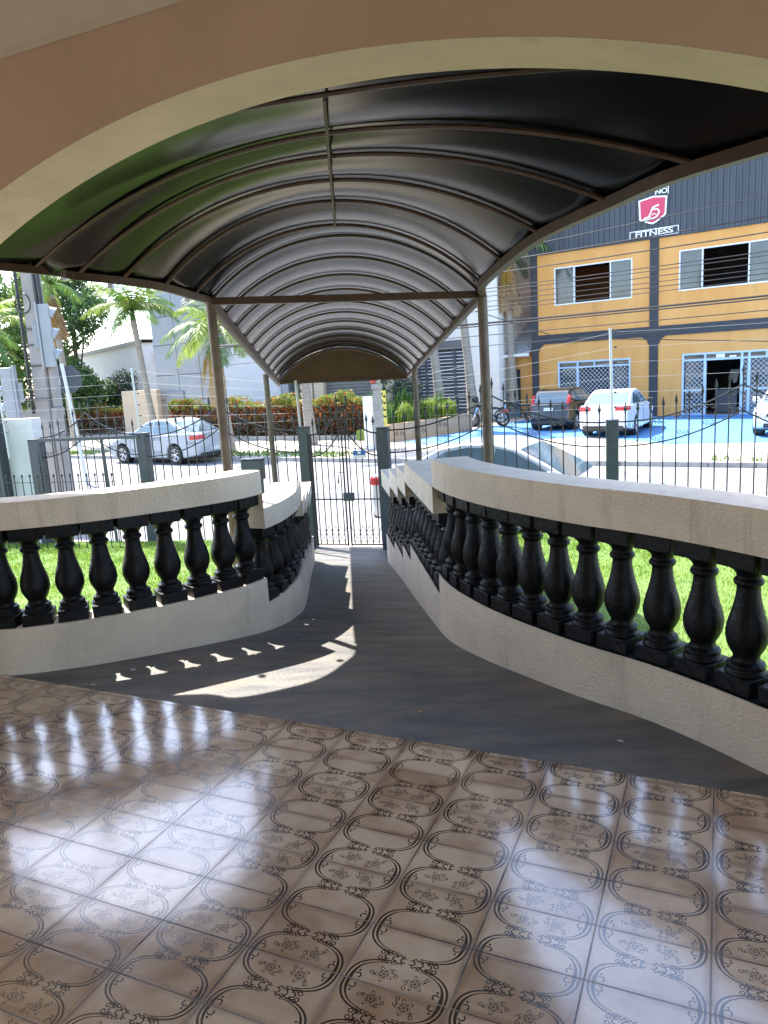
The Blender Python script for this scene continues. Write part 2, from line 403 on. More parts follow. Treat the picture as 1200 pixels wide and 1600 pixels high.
mb.add([a0, a1, a1 - EN * 7, a0 - EN * 7, a0 - Vector((0, 0, .3)), a1 - Vector((0, 0, .3)), a1 - EN * 7 - Vector((0, 0, .3)), a0 - EN * 7 - Vector((0, 0, .3))],
       [(0, 1, 2, 3), (0, 4, 5, 1), (1, 5, 6, 2), (2, 6, 7, 3), (3, 7, 4, 0)])
structure(mb.build('porch_floor', tile_material()))

# ---- ramp between the balustrades
def inside(poly, x, y):
    c = False; n = len(poly); j = n - 1
    for i in range(n):
        if (poly[i][1] > y) != (poly[j][1] > y) and x < (poly[j][0] - poly[i][0]) * (y - poly[i][1]) / (poly[j][1] - poly[i][1]) + poly[i][0]: c = not c
        j = i
    return c
Lc = offset_line(LWALL, 0.10); Rc = offset_line(RWALL, -0.10)     # wall centre lines
gl = GATE - GU * 0.62; gr = GATE + GU * 0.62
ramp_poly = [tuple(p) for p in Lc] + [(gl.x, gl.y + 0.25), (gr.x, gr.y + 0.25)] + [tuple(p) for p in Rc[::-1]] + [(1.75, 2.2), (-2.8, 4.3)]
ramp_poly[-2] = (1.85, EDGE(1.85) + 0.0); ramp_poly[-1] = (-2.85, EDGE(-2.85) + 0.0)
st = 0.06; xs = np.arange(-2.9, 2.0, st); ys = np.arange(2.0, 10.9, st)
idx = {}; mb = MB()
def gv(i, j):
    if (i, j) not in idx:
        x, y = xs[i], ys[j]; e = EDGE(x)
        idx[(i, j)] = len(mb.v); mb.v.append((x, max(y, e + 0.001), ramp_z(x, max(y, e + 0.001))))
    return idx[(i, j)]
for i in range(len(xs) - 1):
    for j in range(len(ys) - 1):
        cx, cy = xs[i] + st / 2, ys[j] + st / 2
        if inside(ramp_poly, cx, cy) or (EDGE(cx) - st < cy < EDGE(cx) + st and -2.7 < cx < 1.75):
            if ys[j + 1] > min(EDGE(xs[i]), EDGE(xs[i + 1])):
                mb.f.append((gv(i, j), gv(i + 1, j), gv(i + 1, j + 1), gv(i, j + 1))); mb.mi.append(0)
structure(mb.build('ramp_path', concrete_ramp, smooth=True))

# ---- lawns (soil sheet plus blades)
def lawn_ok(x, y):
    P = Vector((x, y, 0)) - GATE
    if P.dot(GN) > -0.12: return False
    if (Vector((x, y, 0)) - Vector((0, 3.085, 0))).dot(EN) < 0.12: return False
    return not inside(ramp_poly, x, y)
Lo = offset_line(LWALL, 0.16); Ro = offset_line(RWALL, -0.16)
soil_poly = ramp_poly
mb = MB(); idx = {}; st = 0.12; xs = np.arange(-7.5, 6.0, st); ys = np.arange(0.4, 12.6, st)
def gv2(i, j):
    if (i, j) not in idx:
        idx[(i, j)] = len(mb.v); mb.v.append((xs[i], ys[j], lawn_z(xs[i], ys[j]) + 0.01 * math.sin(xs[i] * 5) * math.sin(ys[j] * 4)))
    return idx[(i, j)]
for i in range(len(xs) - 1):
    for j in range(len(ys) - 1):
        if lawn_ok(xs[i] + st / 2, ys[j] + st / 2):
            mb.f.append((gv2(i, j), gv2(i + 1, j), gv2(i + 1, j + 1), gv2(i, j + 1))); mb.mi.append(0)
structure(mb.build('lawn_ground', soil, smooth=True))
def grass(name, N, test, zf, x0, x1, y0, y1, h0, h1, m, wd=0.0035):
    xs = RNG.uniform(x0, x1, N); ys = RNG.uniform(y0, y1, N)
    keep = np.array([test(x, y) for x, y in zip(xs, ys)]); xs, ys = xs[keep], ys[keep]; n = len(xs)
    zs = np.array([zf(x, y) for x, y in zip(xs, ys)])
    a = RNG.uniform(0, 2 * PI, n); h = RNG.uniform(h0, h1, n); lean = RNG.uniform(0.1, 0.75, n) * h; la = RNG.uniform(0, 2 * PI, n)
    wv = wd * (0.7 + 0.1 * np.maximum(0, ys - 3))
    B = np.stack([xs, ys, zs - 0.01], 1); D = np.stack([np.cos(a) * wv, np.sin(a) * wv, 0 * a], 1)
    L = np.stack([np.cos(la) * lean, np.sin(la) * lean, h], 1)
    mid = B + L * np.array([0.4, 0.4, 0.62])
    V = np.stack([B - D, B + D, mid + D * 0.8, B + L, mid - D * 0.8], 1).reshape(-1, 3)
    k = np.arange(n)[:, None] * 5
    T = np.concatenate([k + np.array([[0, 1, 2]]), k + np.array([[0, 2, 4]]), k + np.array([[4, 2, 3]])], 0)
    o = np_mesh(name, V, T, m); o['kind'] = 'stuff'; return o
g = grass('lawn_grass', 230000, lawn_ok, lawn_z, -7.0, 5.2, 1.0, 11.6, 0.018, 0.05, grass_m, 0.003)
g['label'] = 'bright green lawn either side of the ramp'

# ---- street side: near pavement, street, far pavement, blue forecourt, verge
def sheet(name, poly, z, m, thick=None):
    mb = MB()
    if thick: mb.prism(poly, z - thick, z)
    else: mb.add([(x, y, z) for x, y in poly], [tuple(range(len(poly)))])
    return structure(mb.build(name, m))
structure(MB().add([(-400, -60, -1.25), (400, -60, -1.25), (400, 700, -1.25), (-400, 700, -1.25)], [(0, 1, 2, 3)]).build('ground', mat('far_ground', (0.3, 0.27, 0.23), 0.95, var=0.2, vscale=0.3)))
g0 = GATE - GU * 60; g1 = GATE + GU * 40
KA = R(-31.0); KU = Vector((math.cos(KA), math.sin(KA), 0)); KN = Vector((-math.sin(KA), math.cos(KA), 0)); KP = Vector((-0.1, 21.9, 0))
k0 = KP - KU * 70; k1 = KP + KU * 50
def off(p, d, n=GN): q = p + n * d; return (q.x, q.y)
sheet('street', [off(g0, 0.5), off(g1, 0.5), off(k1, 0.05, KN), off(k0, 0.05, KN)], ZS, asphalt)
sheet('near_pavement', [off(g0, -0.1), off(g1, -0.1), off(g1, 0.62), off(g0, 0.62)], ZS + 0.15, pave, 0.3)
sheet('far_pavement', [off(k0, 0, KN), off(k1, 0, KN), off(k1, 200, KN), off(k0, 200, KN)], ZW - 0.012, pave, 0.3)
mb = MB()
for i in range(-60, 45):
    p = KP + KU * (i * 1.0); M = Matrix.Translation(p) @ Matrix.Rotation(KA, 4, 'Z')
    mb.box(0.01, 0.99, -0.12, -0.003, ZS - 0.2, ZW + 0.004, M)
structure(mb.build('far_kerb', kerb_m, bevel=0.012))
sheet('blue_forecourt', [(0.75, 26.3), (1.5, 25.2), (4.4, 24.9), (7.0, 24.7), (8.2, 21.2), (10.5, 20.4), (17, 16.0), (24, 22.5), (7.25, 34.8), (3.8, 30.2)], ZW - 0.006, blue_floor)
# verge strips of grass by the far kerb
def verge_test(x, y):
    P = Vector((x, y, 0)) - KP; s, d = P.dot(KU), P.dot(KN)
    return 0.15 < d < 1.25 and ((-9.5 < s < -1.5) or (s < -13) or (9.0 < s < 22 and d < 0.5 + 0.2 * math.sin(s * 3)))
g = grass('verge_grass', 60000, verge_test, lambda x, y: ZW - 0.02, -16, 18, 11, 33, 0.05, 0.16, verge_m, 0.012)
g['label'] = 'patchy grass verge along the far kerb'

# ================================================================ PORCH SHELL
porch = thing('porch_building', 'cream plastered porch with a wide shallow arch over its doorway', 'building')
AC = Vector((-0.22, EDGE(-0.22), 0)); AR, ACZ, AH, AHR = 4.5, 2.69, 2.42, 2.05
def wall_pt(s, z, d): p = AC + EU * s + EN * d; return (p.x, p.y, z)
arc = []
for k in range(41):
    s = -AH + (AH + AHR) * k / 40; arc.append((s, ACZ - AR + math.sqrt(AR * AR - s * s)))
S0, S1, TOPZ, TH_ = -4.2, 3.9, 3.45, 0.28
mb = MB()
mb.cur = 0
for d, flip in ((-0.0, 0), (-TH_, 1)):
    ring = [(S0, -0.3), (S0, TOPZ)]
    for k in range(40):
        (sa, za), (sb, zb) = arc[k], arc[k + 1]
        mb.quad(wall_pt(sa, za, d), wall_pt(sb, zb, d), wall_pt(sb, TOPZ, d), wall_pt(sa, TOPZ, d))
    mb.quad(wall_pt(S0, -0.3, d), wall_pt(-AH, -0.3, d), wall_pt(-AH, TOPZ, d), wall_pt(S0, TOPZ, d))
    mb.quad(wall_pt(AHR, -0.3, d), wall_pt(S1, -0.3, d), wall_pt(S1, TOPZ, d), wall_pt(AHR, TOPZ, d))
mb.build('arch_wall', stucco_wall, porch, fix=False)
mb = MB()                                         # the soffit of the arch, ground bounce put into its lighter colour
pr = [(-AH, -0.01)] + arc + [(AHR, -0.01)]
for (sa, za), (sb, zb) in zip(pr[:-1], pr[1:]):
    mb.quad(wall_pt(sa, za, 0.004), wall_pt(sb, zb, 0.004), wall_pt(sb, zb, -TH_ - 0.004), wall_pt(sa, za, -TH_ - 0.004))
mb.build('arch_soffit', arch_lit_paint, porch, fix=False, smooth=True)
mb = MB()                                         # ceiling with a coved joint to the arch wall
cov = [(-TH_ - 0.003, 2.98)] + [(-TH_ - 0.003 - 0.22 * (1 - math.cos(a)), 2.98 + 0.22 * math.sin(a)) for a in np.linspace(0.15, PI / 2, 8)] + [(-7.2, 3.2)]
for (da, za), (db, zb) in zip(cov[:-1], cov[1:]):
    mb.quad(wall_pt(S0, za, da), wall_pt(S1, za, da), wall_pt(S1, zb, db), wall_pt(S0, zb, db))
mb.build('ceiling', ceil_paint, porch, fix=False, smooth=True, angle=80)
mb = MB()
mb.quad(wall_pt(S0 - .0, -.3, 0), wall_pt(S0, -.3, -2.2), wall_pt(S0, TOPZ, -2.2), wall_pt(S0, TOPZ, 0))
mb.quad(wall_pt(S0 - .0, -.3, -4.6), wall_pt(S0, -.3, -7.2), wall_pt(S0, TOPZ, -7.2), wall_pt(S0, TOPZ, -4.6))
mb.quad(wall_pt(S0, 2.4, -2.2), wall_pt(S0, 2.4, -4.6), wall_pt(S0, TOPZ, -4.6), wall_pt(S0, TOPZ, -2.2))
mb.quad(wall_pt(S1, -.3, 0), wall_pt(S1, -.3, -1.4), wall_pt(S1, TOPZ, -1.4), wall_pt(S1, TOPZ, 0))
mb.quad(wall_pt(S1, -.3, -5.6), wall_pt(S1, -.3, -7.2), wall_pt(S1, TOPZ, -7.2), wall_pt(S1, TOPZ, -5.6))
mb.quad(wall_pt(S1, 2.6, -1.4), wall_pt(S1, 2.6, -5.6), wall_pt(S1, TOPZ, -5.6), wall_pt(S1, TOPZ, -1.4))
mb.quad(wall_pt(S0, -.3, -7.2), wall_pt(S1, -.3, -7.2), wall_pt(S1, TOPZ, -7.2), wall_pt(S0, TOPZ, -7.2))
mb.build('inner_wall', ceil_paint, porch, fix=False)
mb = MB(); mb.quad(wall_pt(S0 - .3, TOPZ, .3), wall_pt(S1 + .3, TOPZ, .3), wall_pt(S1 + .3, TOPZ, -7.5), wall_pt(S0 - .3, TOPZ, -7.5))
mb.quad(wall_pt(S0 - .3, TOPZ + .12, .3), wall_pt(S1 + .3, TOPZ + .12, .3), wall_pt(S1 + .3, TOPZ + .12, -7.5), wall_pt(S0 - .3, TOPZ + .12, -7.5))
mb.build('roof_slab', ceil_paint, porch, fix=False)

# ================================================================ BALUSTRADES
HB = 0.60
def baluster_mesh():
    mb = MB()
    mb.box(-.083, .083, -.083, .083, 0, .07); 
    prof = [(.080, .070), (.080, .078), (.074, .086), (.070, .094), (.074, .104), (.070, .114), (.056, .122), (.050, .136), (.053, .150), (.066, .172), (.076, .196), (.081, .222),
            (.081, .246), (.077, .272), (.070, .300), (.061, .330), (.053, .362), (.047, .394), (.044, .420), (.044, .438), (.054, .446), (.058, .456), (.054, .466), (.045, .474),
            (.047, .486), (.056, .500), (.070, .512), (.080, .520)]
    mb.lathe(prof, 20)
    mb.box(-.09, .09, -.085, .085, .520, HB)
    return mb
bal_proto = None
def make_balustrade(name, label, line, sgn, segs, ledge_black):
    """line: inner foot line; sgn: side on which the thickness lies; segs: (y_start, y_end, ledge, cap_bottom, cap_top)"""
    global bal_proto
    root = thing(name, label, 'balustrade')
    P, d = poly_arc(line); T_ = 0.20
    def at_s(s, offv):
        i = min(max(np.searchsorted(d, s) - 1, 0), len(P) - 2); t = (s - d[i]) / max(1e-9, d[i + 1] - d[i])
        p = P[i] + (P[i + 1] - P[i]) * t; tg = P[i + 1] - P[i]
        lo, hi = max(0, i - 2), min(len(P) - 1, i + 3); tg = P[hi] - P[lo]; tg = tg / np.linalg.norm(tg)
        nn = np.array([-tg[1], tg[0]]) * sgn
        return p + nn * offv, tg
    base, cap, paint = MB(), MB(), MB()
    def s_of(yv): 
        k = int(np.argmin(np.abs(P[:, 1] - yv) + 10 * (np.arange(len(P)) < len(P) // 3 * (1 if yv > 4.6 else 0)))); return d[k]
    def band(mbx, sa, sb, i0, i1, zb, zt, endcaps=True):
        n = max(2, int((sb - sa) / 0.07)); ss = np.linspace(sa, sb, n + 1); vs = []
        for s in ss:
            a, _ = at_s(s, i0); b, _ = at_s(s, i1)
            z0 = zb(a) if callable(zb) else zb
            vs += [(a[0], a[1], z0), (a[0], a[1], zt), (b[0], b[1], zt), (b[0], b[1], z0)]
        fs = []
        for i in range(n):
            for j in range(4): fs.append((i * 4 + j, i * 4 + (j + 1) % 4, i * 4 + 4 + (j + 1) % 4, i * 4 + 4 + j))
        fs += [(0, 1, 2, 3), (n * 4, n * 4 + 1, n * 4 + 2, n * 4 + 3)]
        mbx.add(vs, fs)
    def stepped(mbx, i0, i1, zbf, ztf):            # one strip along the whole wall whose heights step at the joints
        secs = []
        for q, sg in enumerate(segs):
            n = max(2, int((sg[1] - sg[0]) / 0.07))
            for s_ in np.linspace(sg[0] + (0.0015 if q else 0), sg[1] - (0.0015 if q < len(segs) - 1 else 0), n + 1): secs.append((s_, sg))
        vs = []
        for s_, sg in secs:
            a, _ = at_s(s_, i0); b, _ = at_s(s_, i1); z0 = zbf(sg, a); z1 = ztf(sg)
            vs += [(a[0], a[1], z0), (a[0], a[1], z1), (b[0], b[1], z1), (b[0], b[1], z0)]
        fs = [(i * 4 + j_, i * 4 + (j_ + 1) % 4, i * 4 + 4 + (j_ + 1) % 4, i * 4 + 4 + j_) for i in range(len(secs) - 1) for j_ in range(4)]
        fs += [(0, 1, 2, 3), tuple(4 * (len(secs) - 1) + q for q in range(4))]
        mbx.add(vs, fs)
    stepped(base, 0, T_, lambda sg, p: ramp_z(p[0], p[1]) - 0.5, lambda sg: sg[2])
    stepped(cap, -0.02, T_ + 0.02, lambda sg, p: sg[3], lambda sg: sg[4])
    for q, (sa, sb, ledge, cb, ct) in enumerate(segs):
        if ledge_black: band(paint, sa + 0.006, sb - 0.006, 0.006, T_ - 0.006, ledge - 0.01, ledge + 0.004)
        n = max(1, int(round((sb - sa) / 0.2)))
        for k in range(n):
            s = sa + (sb - sa) * (k + 0.5) / n
            p, tg = at_s(s, T_ / 2); h = cb - ledge
            if bal_proto is None:
                b = baluster_mesh().build('baluster', black_paint, None, smooth=True, angle=35, bevel=0.006)
                bal_proto = b
            else:
                b = bal_proto.copy(); C.objects.link(b)
            b.parent = root; b.location = (p[0], p[1], ledge + (0.004 if ledge_black else 0)); b.rotation_euler = (0, 0, math.atan2(tg[1], tg[0]) + random.uniform(-.06, .06) + PI * random.randint(0, 1))
            b.scale = (1, 1, (h - (0.004 if ledge_black else 0)) / HB)
    base.build('base_wall', stucco, root, smooth=True, angle=40)
    cap.build('coping', stucco, root, smooth=True, angle=40)
    if ledge_black: paint.build('painted_ledge', black_paint, root)
    return root
def sY(line, y, part=0.35):
    P, d = poly_arc(line); k0 = int(len(P) * part)
    return d[k0 + int(np.argmin(np.abs(P[k0:, 1] - y)))]
dl = poly_arc(LWALL)[1][-1]; dr = poly_arc(RWALL)[1][-1]
rb = [0, sY(RWALL, 4.85), sY(RWALL, 6.30), sY(RWALL, 7.05), sY(RWALL, 7.78), dr]
lb = [0, sY(LWALL, 4.94), sY(LWALL, 6.15), sY(LWALL, 7.0), sY(LWALL, 7.8), dl]
lv = [(.255, .85, 1.03), (.11, .665, .84), (-.045, .53, .725), (-.185, .412, .60), (-.29, .29, .48)]
make_balustrade('ramp_balustrade', 'cream stepped balustrade right of the ramp, balusters standing on a black painted ledge', RWALL, -1, [(rb[i], rb[i + 1], *lv[i]) for i in range(5)], True)
lv2 = [(.27, .85, 1.005), (.09, .61, .75), (-.02, .455, .58), (-.17, .335, .46), (-.28, .24, .375)]
make_balustrade('ramp_balustrade', 'pale stepped balustrade left of the ramp, white sunlit ledge under black balusters', LWALL, 1, [(lb[i], lb[i + 1], *lv2[i]) for i in range(5)], False)

# ================================================================ CANOPY
canopy = thing('walkway_canopy', 'dark barrel vaulted canopy on brown steel hoops over the ramp', 'canopy')
ribs = [((-3.30, 4.92, 2.52), (1.95, 2.225, 2.33), 2.75), ((-2.13, 4.97, 2.36), (1.23, 2.90, 2.27), 2.725), ((-1.82, 4.86, 2.29), (1.04, 3.36, 2.25), 2.68),
        ((-1.57, 4.92, 2.255), (0.86, 3.88, 2.22), 2.645), ((-1.345, 5.06, 2.218), (0.77, 4.45, 2.17), 2.62), ((-1.215, 5.31, 2.18), (0.73, 5.12, 2.13), 2.57)]
pY = 5.58
pl0, pr0 = Vector((-1.16, pY, 2.165)), Vector((0.795, pY, 2.105)); pl1, pr1 = Vector((-1.49, 11.6, 1.539)), Vector((0.48, 11.6, 1.509))
NS = 11
for k in range(NS):
    t = k / (NS - 1); ribs.append((tuple(pl0.lerp(pl1, t)), tuple(pr0.lerp(pr1, t)), 2.565 + (1.99 - 2.565) * t))
def rib_pts(L, Rr, zc, n=28, lift=0.0, inset=0.0):
    L, Rr = Vector(L), Vector(Rr); ch = (Rr - L); w2 = Vector((ch.x, ch.y, 0)).length / 2
    mid = (L.z + Rr.z) / 2; h = zc - mid; rad = (w2 * w2 + h * h) / (2 * h); a0 = math.asin(min(1, w2 / rad))
    out = []
    for k in range(n + 1):
        a = -a0 + 2 * a0 * k / n; q = (math.sin(a) * rad / w2 + 1) / 2
        p = L.lerp(Rr, q); p.z += math.cos(a) * rad - (rad - h) - 0.0 + lift; out.append(p)
    return out
cover = MB(); NR = 28; rows = []
for i, rb_ in enumerate(ribs):
    rows.append(rib_pts(*rb_, n=NR, lift=0.022))
    if i < len(ribs) - 1:                                  # the sheet sags a little between hoops
        A_, B_ = rows[-1], rib_pts(*ribs[i + 1], n=NR, lift=0.022)
        for t in (0.25, 0.5, 0.75): rows.append([a.lerp(b, t) - Vector((0, 0, 0.03 * 4 * t * (1 - t))) for a, b in zip(A_, B_)])
rows.insert(0, [p - EN * ((p - Vector((0, 3.085, 0))).dot(EN) + 0.05) for p in rows[0]])
vs = [p for r_ in rows for p in r_]; n1 = NR + 1
cover.add(vs, [(i * n1 + j, i * n1 + j + 1, (i + 1) * n1 + j + 1, (i + 1) * n1 + j) for i in range(len(rows) - 1) for j in range(NR)])
o = cover.build('cover', canopy_skin, canopy, smooth=True, angle=180, fix=False)
md = o.modifiers.new('thickness', 'SOLIDIFY'); md.thickness = 0.004; md.offset = 1
for i, rb_ in enumerate(ribs):
    MB().tube(rib_pts(*rb_, n=28), 0.0115, 6).build('rib', brown_steel, canopy, smooth=True)
for side in (0, 1):
    line = catmull([r_[side] for r_ in ribs], 4)
    MB().tube(line, 0.034, 4, sq=True).build('eave_rail', brown_steel, canopy)
    if side == 0:
        MB().tube([Vector(p) + Vector((0.0, 0.0, -0.062)) for p in line[25:]], 0.02, 6).build('gutter_pipe', post_steel, canopy)
for p in ((-1.72, 5.17, 2.255), (-1.27, 5.36, 2.165), (-2.0, 5.13, 2.32)):
    MB().box(p[0] - .015, p[0] + .015, p[1] - .02, p[1] + .02, p[2] - .012, p[2] + .02).build('clip', white_steel, canopy)
MB().tube([pl0, pr0], 0.036, 4, sq=True).build('cross_beam', brown_steel, canopy)
MB().tube([pl1 + Vector((0, 0.03, -0.02)), pr1 + Vector((0, 0.03, -0.02))], 0.03, 4, sq=True).build('cross_beam', brown_steel, canopy)
# lunette closing the far end
lp = rib_pts(*ribs[-1], n=28); mb = MB(); c0 = [(p.x, p.y + 0.03, p.z) for p in lp]
mb.add(c0 + [(x, y + 0.012, z) for x, y, z in c0], [tuple(range(29)), tuple(range(29, 58))[::-1]] + [(i, i + 1, i + 30, i + 29) for i in range(28)])
mb.build('end_panel', mat('brown_end_panel', (0.10, 0.055, 0.032), 0.55, var=0.15, vscale=4), canopy)
MB().tube([(p.x, p.y - 0.10, p.z - 0.02) for p in rib_pts(*ribs[-1], n=28)], 0.012, 6).build('rib', post_steel, canopy, smooth=True)
for P_, zb, r_ in ((pl0, lawn_z(-1.2, 5.6), .034), (pr0, lawn_z(.8, 5.6), .036)):
    MB().tube([(P_.x + 0.02, P_.y, zb - .1), (P_.x, P_.y, P_.z)], r_, 10).build('post', post_steel, canopy, smooth=True)
for x, z in ((-1.49, 1.66), (0.522, 1.63)):
    MB().tube([(x + 0.02, 10.3, -1.0), (x, 10.3, z)], 0.038, 10).build('post', post_steel, canopy, smooth=True)
# slim straight tie rod hung under the crown of the first hoops
ta = min(rib_pts(*ribs[0], n=80), key=lambda q: abs(q.x + 0.12)); tb = min(rib_pts(*ribs[5], n=80), key=lambda q: abs(q.x + 0.215))
MB().tube([ta - Vector((0, 0, .02)), tb - Vector((0, 0, .015))], 0.0075, 6).build('tie_rod', post_steel, canopy, smooth=True)
fa_, fb_ = Vector(ribs[0][0]), Vector(ribs[1][0])
fl0 = [fa_ + Vector((0, 0, .02)), fb_ + Vector((0, 0, .02)), Vector((-2.68, 5.17, 2.475)), Vector((-3.3, 5.9, 2.56))]
MB().add(fl0 + [p + Vector((0, 0, .006)) for p in fl0], [(0, 1, 2, 3), (7, 6, 5, 4), (0, 4, 5, 1), (1, 5, 6, 2), (2, 6, 7, 3), (3, 7, 4, 0)]).build('shade_flap', canopy_skin, canopy)  # sheet added beyond the eave, shaped to block stray sun at the left
MB().tube([fl0[1], fl0[2], fl0[3]], 0.03, 4, sq=True).build('eave_rail', brown_steel, canopy)  # edge rail of the added sun-blocking sheet

# a few fallen leaf scraps on the cement
for i, (x, y) in enumerate(((0.95, 2.95), (0.31, 3.95), (-0.1, 5.1), (-0.62, 4.75), (-0.45, 8.2), (0.12, 3.35), (-1.5, 4.1), (-0.3, 6.6))):
    a = random.uniform(0, 6.3); q = random.uniform(.008, .016); mb = MB(); c_, s_ = math.cos(a) * q, math.sin(a) * q
    mb.add([(x + c_ * 1.6, y + s_ * 1.6, ramp_z(x, y) + .004), (x - s_, y + c_, ramp_z(x, y) + .008), (x - c_ * 1.6, y - s_ * 1.6, ramp_z(x, y) + .004), (x + s_, y - c_, ramp_z(x, y) + .006)], [(0, 1, 2, 3)])
    tag(mb.build('dry_leaf', frond_dry if i % 3 else white_steel, None, fix=False), 'tiny dry leaf scrap lying on the dark cement ramp', 'leaf', 'dry leaf scraps on the ramp')
# ================================================================ FENCE
def curve_z(t, low, peak):                     # t in -1..1 from column to column, peak in the middle
    return low + (peak - low) * (1 - abs(t)) ** 2.1
def spiral(mb, c, r, hand, axis_u, turns=1.4, rad=0.006, a0=0.0):
    pts = []
    for k in range(13):
        f = k / 12; a = a0 + hand * f * turns * 2 * PI; q = r * (1 - 0.75 * f)
        pts.append(Vector(c) + axis_u * (q * math.cos(a)) + Vector((0, 0, q * math.sin(a))))
    mb.tube(pts, rad, 4)
def spear(mb, base, h=0.14, w_=0.021):
    b = Vector(base)
    mb.lathe([(0.008, 0), (0.012, 0.006), (0.012, 0.016), (0.008, 0.022), (w_, 0.045), (w_ * .8, 0.07), (0.001, h)], 6, Matrix.Translation(b) @ Matrix.Scale(0.45, 4, GN))
def fence_panel(root, pa, pb, low, peak, zbot, nb, flat=False, scroll=True):
    pa, pb = Vector(pa), Vector(pb); U = (pb - pa); L = U.length; Un = U / L
    ss = np.linspace(0, 1, 41)
    up = [pa + U * s + Vector((0, 0, low if flat else curve_z(2 * s - 1, low, peak))) for s in ss]
    dn = [p - Vector((0, 0, 0.30)) for p in up]
    MB().tube(up, 0.011, 6).build('top_rail', iron, root); MB().tube(dn, 0.010, 6).build('lower_rail', iron, root)
    MB().tube([pa + Vector((0, 0, zbot)), pb + Vector((0, 0, zbot))], 0.013, 4, sq=True).build('bottom_rail', iron, root)
    for k in range(nb):
        s = (k + 0.5) / nb; z = low if flat else curve_z(2 * s - 1, low, peak)
        p = pa + U * s; mb = MB()
        mb.tube([p + Vector((0, 0, zbot - 0.06)), p + Vector((0, 0, z + 0.10))], 0.0085, 6)
        spear(mb, p + Vector((0, 0, z + 0.10)))
        mb.build('bar', iron, root, smooth=True)
        if scroll and k % 2 == 0 and k < nb - 1:
            sm = MB(); q = pa + U * ((k + 1) / nb); zz = (low if flat else curve_z(2 * (k + 1) / nb - 1, low, peak))
            hw = L / nb * 0.5
            for sg in (-1, 1):
                spiral(sm, q + Un * sg * hw * .55 + Vector((0, 0, zz - 0.055)), 0.032, sg, Un, 1.3, 0.004, PI / 2)
                spiral(sm, q + Un * sg * hw * .55 + Vector((0, 0, zz - 0.30 + 0.05)), 0.034, -sg, Un, 1.3, 0.004, -PI / 2)
            sm.build('scroll', iron, root)
def column(root, p, zt, w_=0.075):
    M = Matrix.Translation((p.x, p.y, 0)) @ Matrix.Rotation(GA, 4, 'Z')
    mb = MB(); mb.box(-w_, w_, -w_, w_, -1.05, zt, M); mb.box(-w_ - .008, w_ + .008, -w_ - .008, w_ + .008, zt, zt + .012, M)
    mb.build('post', iron_col, root, bevel=0.006)
ZB = -0.74
colx = {'gl': -0.565, 'gr': 0.565, 'r1': 3.50, 'r2': 6.43, 'l1': -3.10, 'l2': -5.0}
cp = {k: GATE + GU * v for k, v in colx.items()}
fr_ = thing('iron_fence', 'black spear topped iron fence dipping and rising to the right of the gate', 'fence')
fence_panel(fr_, cp['gr'] + GU * .08, cp['r1'] - GU * .08, 0.83, 1.22, ZB, 19)
fence_panel(fr_, cp['r1'] + GU * .08, cp['r2'] - GU * .08, 0.83, 1.22, ZB, 19)
column(fr_, cp['r1'], 0.85); column(fr_, cp['r2'], 0.85)
fl_ = thing('iron_fence', 'black spear topped iron fence left of the gate behind the mailbox', 'fence')
fence_panel(fl_, cp['l1'] + GU * .08, cp['gl'] - GU * .08, 0.87, 1.25, ZB, 17)
column(fl_, cp['l1'], 0.91)
# vehicle gate on the far left: framed leaf in front of a scalloped run
vg = thing('vehicle_gate', 'dark framed iron vehicle gate at the far left of the fence', 'gate')
fence_panel(vg, cp['l2'] + GU * .10, cp['l1'] - GU * .08, 0.90, 1.25, ZB, 12)
fo = -GN * 0.07
for a, b in (((cp['l2'] + GU * .12), (cp['l1'] - GU * .02)),):
    MB().tube([a + fo + Vector((0, 0, 0.87)), b + fo + Vector((0, 0, 0.87))], 0.032, 4, sq=True).build('frame_rail', iron_col, vg)
    MB().tube([a + fo + Vector((0, 0, 0.86)), a + fo + GU * 0.10 + Vector((0, 0, -0.85))], 0.03, 4, sq=True).build('frame_stile', iron_col, vg)
    MB().tube([a + fo + GU * 1.12 + Vector((0, 0, 0.85)), a + fo + GU * 1.18 + Vector((0, 0, -0.85))], 0.025, 4, sq=True).build('frame_stile', iron_col, vg)
    MB().tube([a + fo + GU * 0.98 + Vector((0, 0, 0.05)), a + fo + GU * 1.32 + Vector((0, 0, 0.05))], 0.018, 4, sq=True).build('latch_bar', iron_col, vg)
column(vg, cp['l2'] + GU * .02, 0.88, 0.085)
# low ball tipped rail inside the fence at the left
lowf = thing('low_spike_rail', 'low ball tipped spike rail just inside the fence at far left', 'fence')
la = cp['l2'] - GU * .55 - GN * .75; lbp = cp['l1'] + GU * .0 - GN * .75
MB().tube([la + Vector((0, 0, .32)), lbp + Vector((0, 0, .32))], 0.005, 5).build('rail', iron, lowf)
MB().tube([la + Vector((0, 0, -.2)), lbp + Vector((0, 0, -.2))], 0.008, 5).build('rail', iron, lowf)
for k in range(18):
    p = la.lerp(lbp, (k + .5) / 18); mb = MB(); mb.tube([p + Vector((0, 0, -.8)), p + Vector((0, 0, .40))], 0.007, 6)
    mb.lathe([(0.001, .39), (.014, .40), (.017, .415), (.012, .43), (.001, .44)], 8, Matrix.Translation(p)); mb.build('spike', iron, lowf, smooth=True)
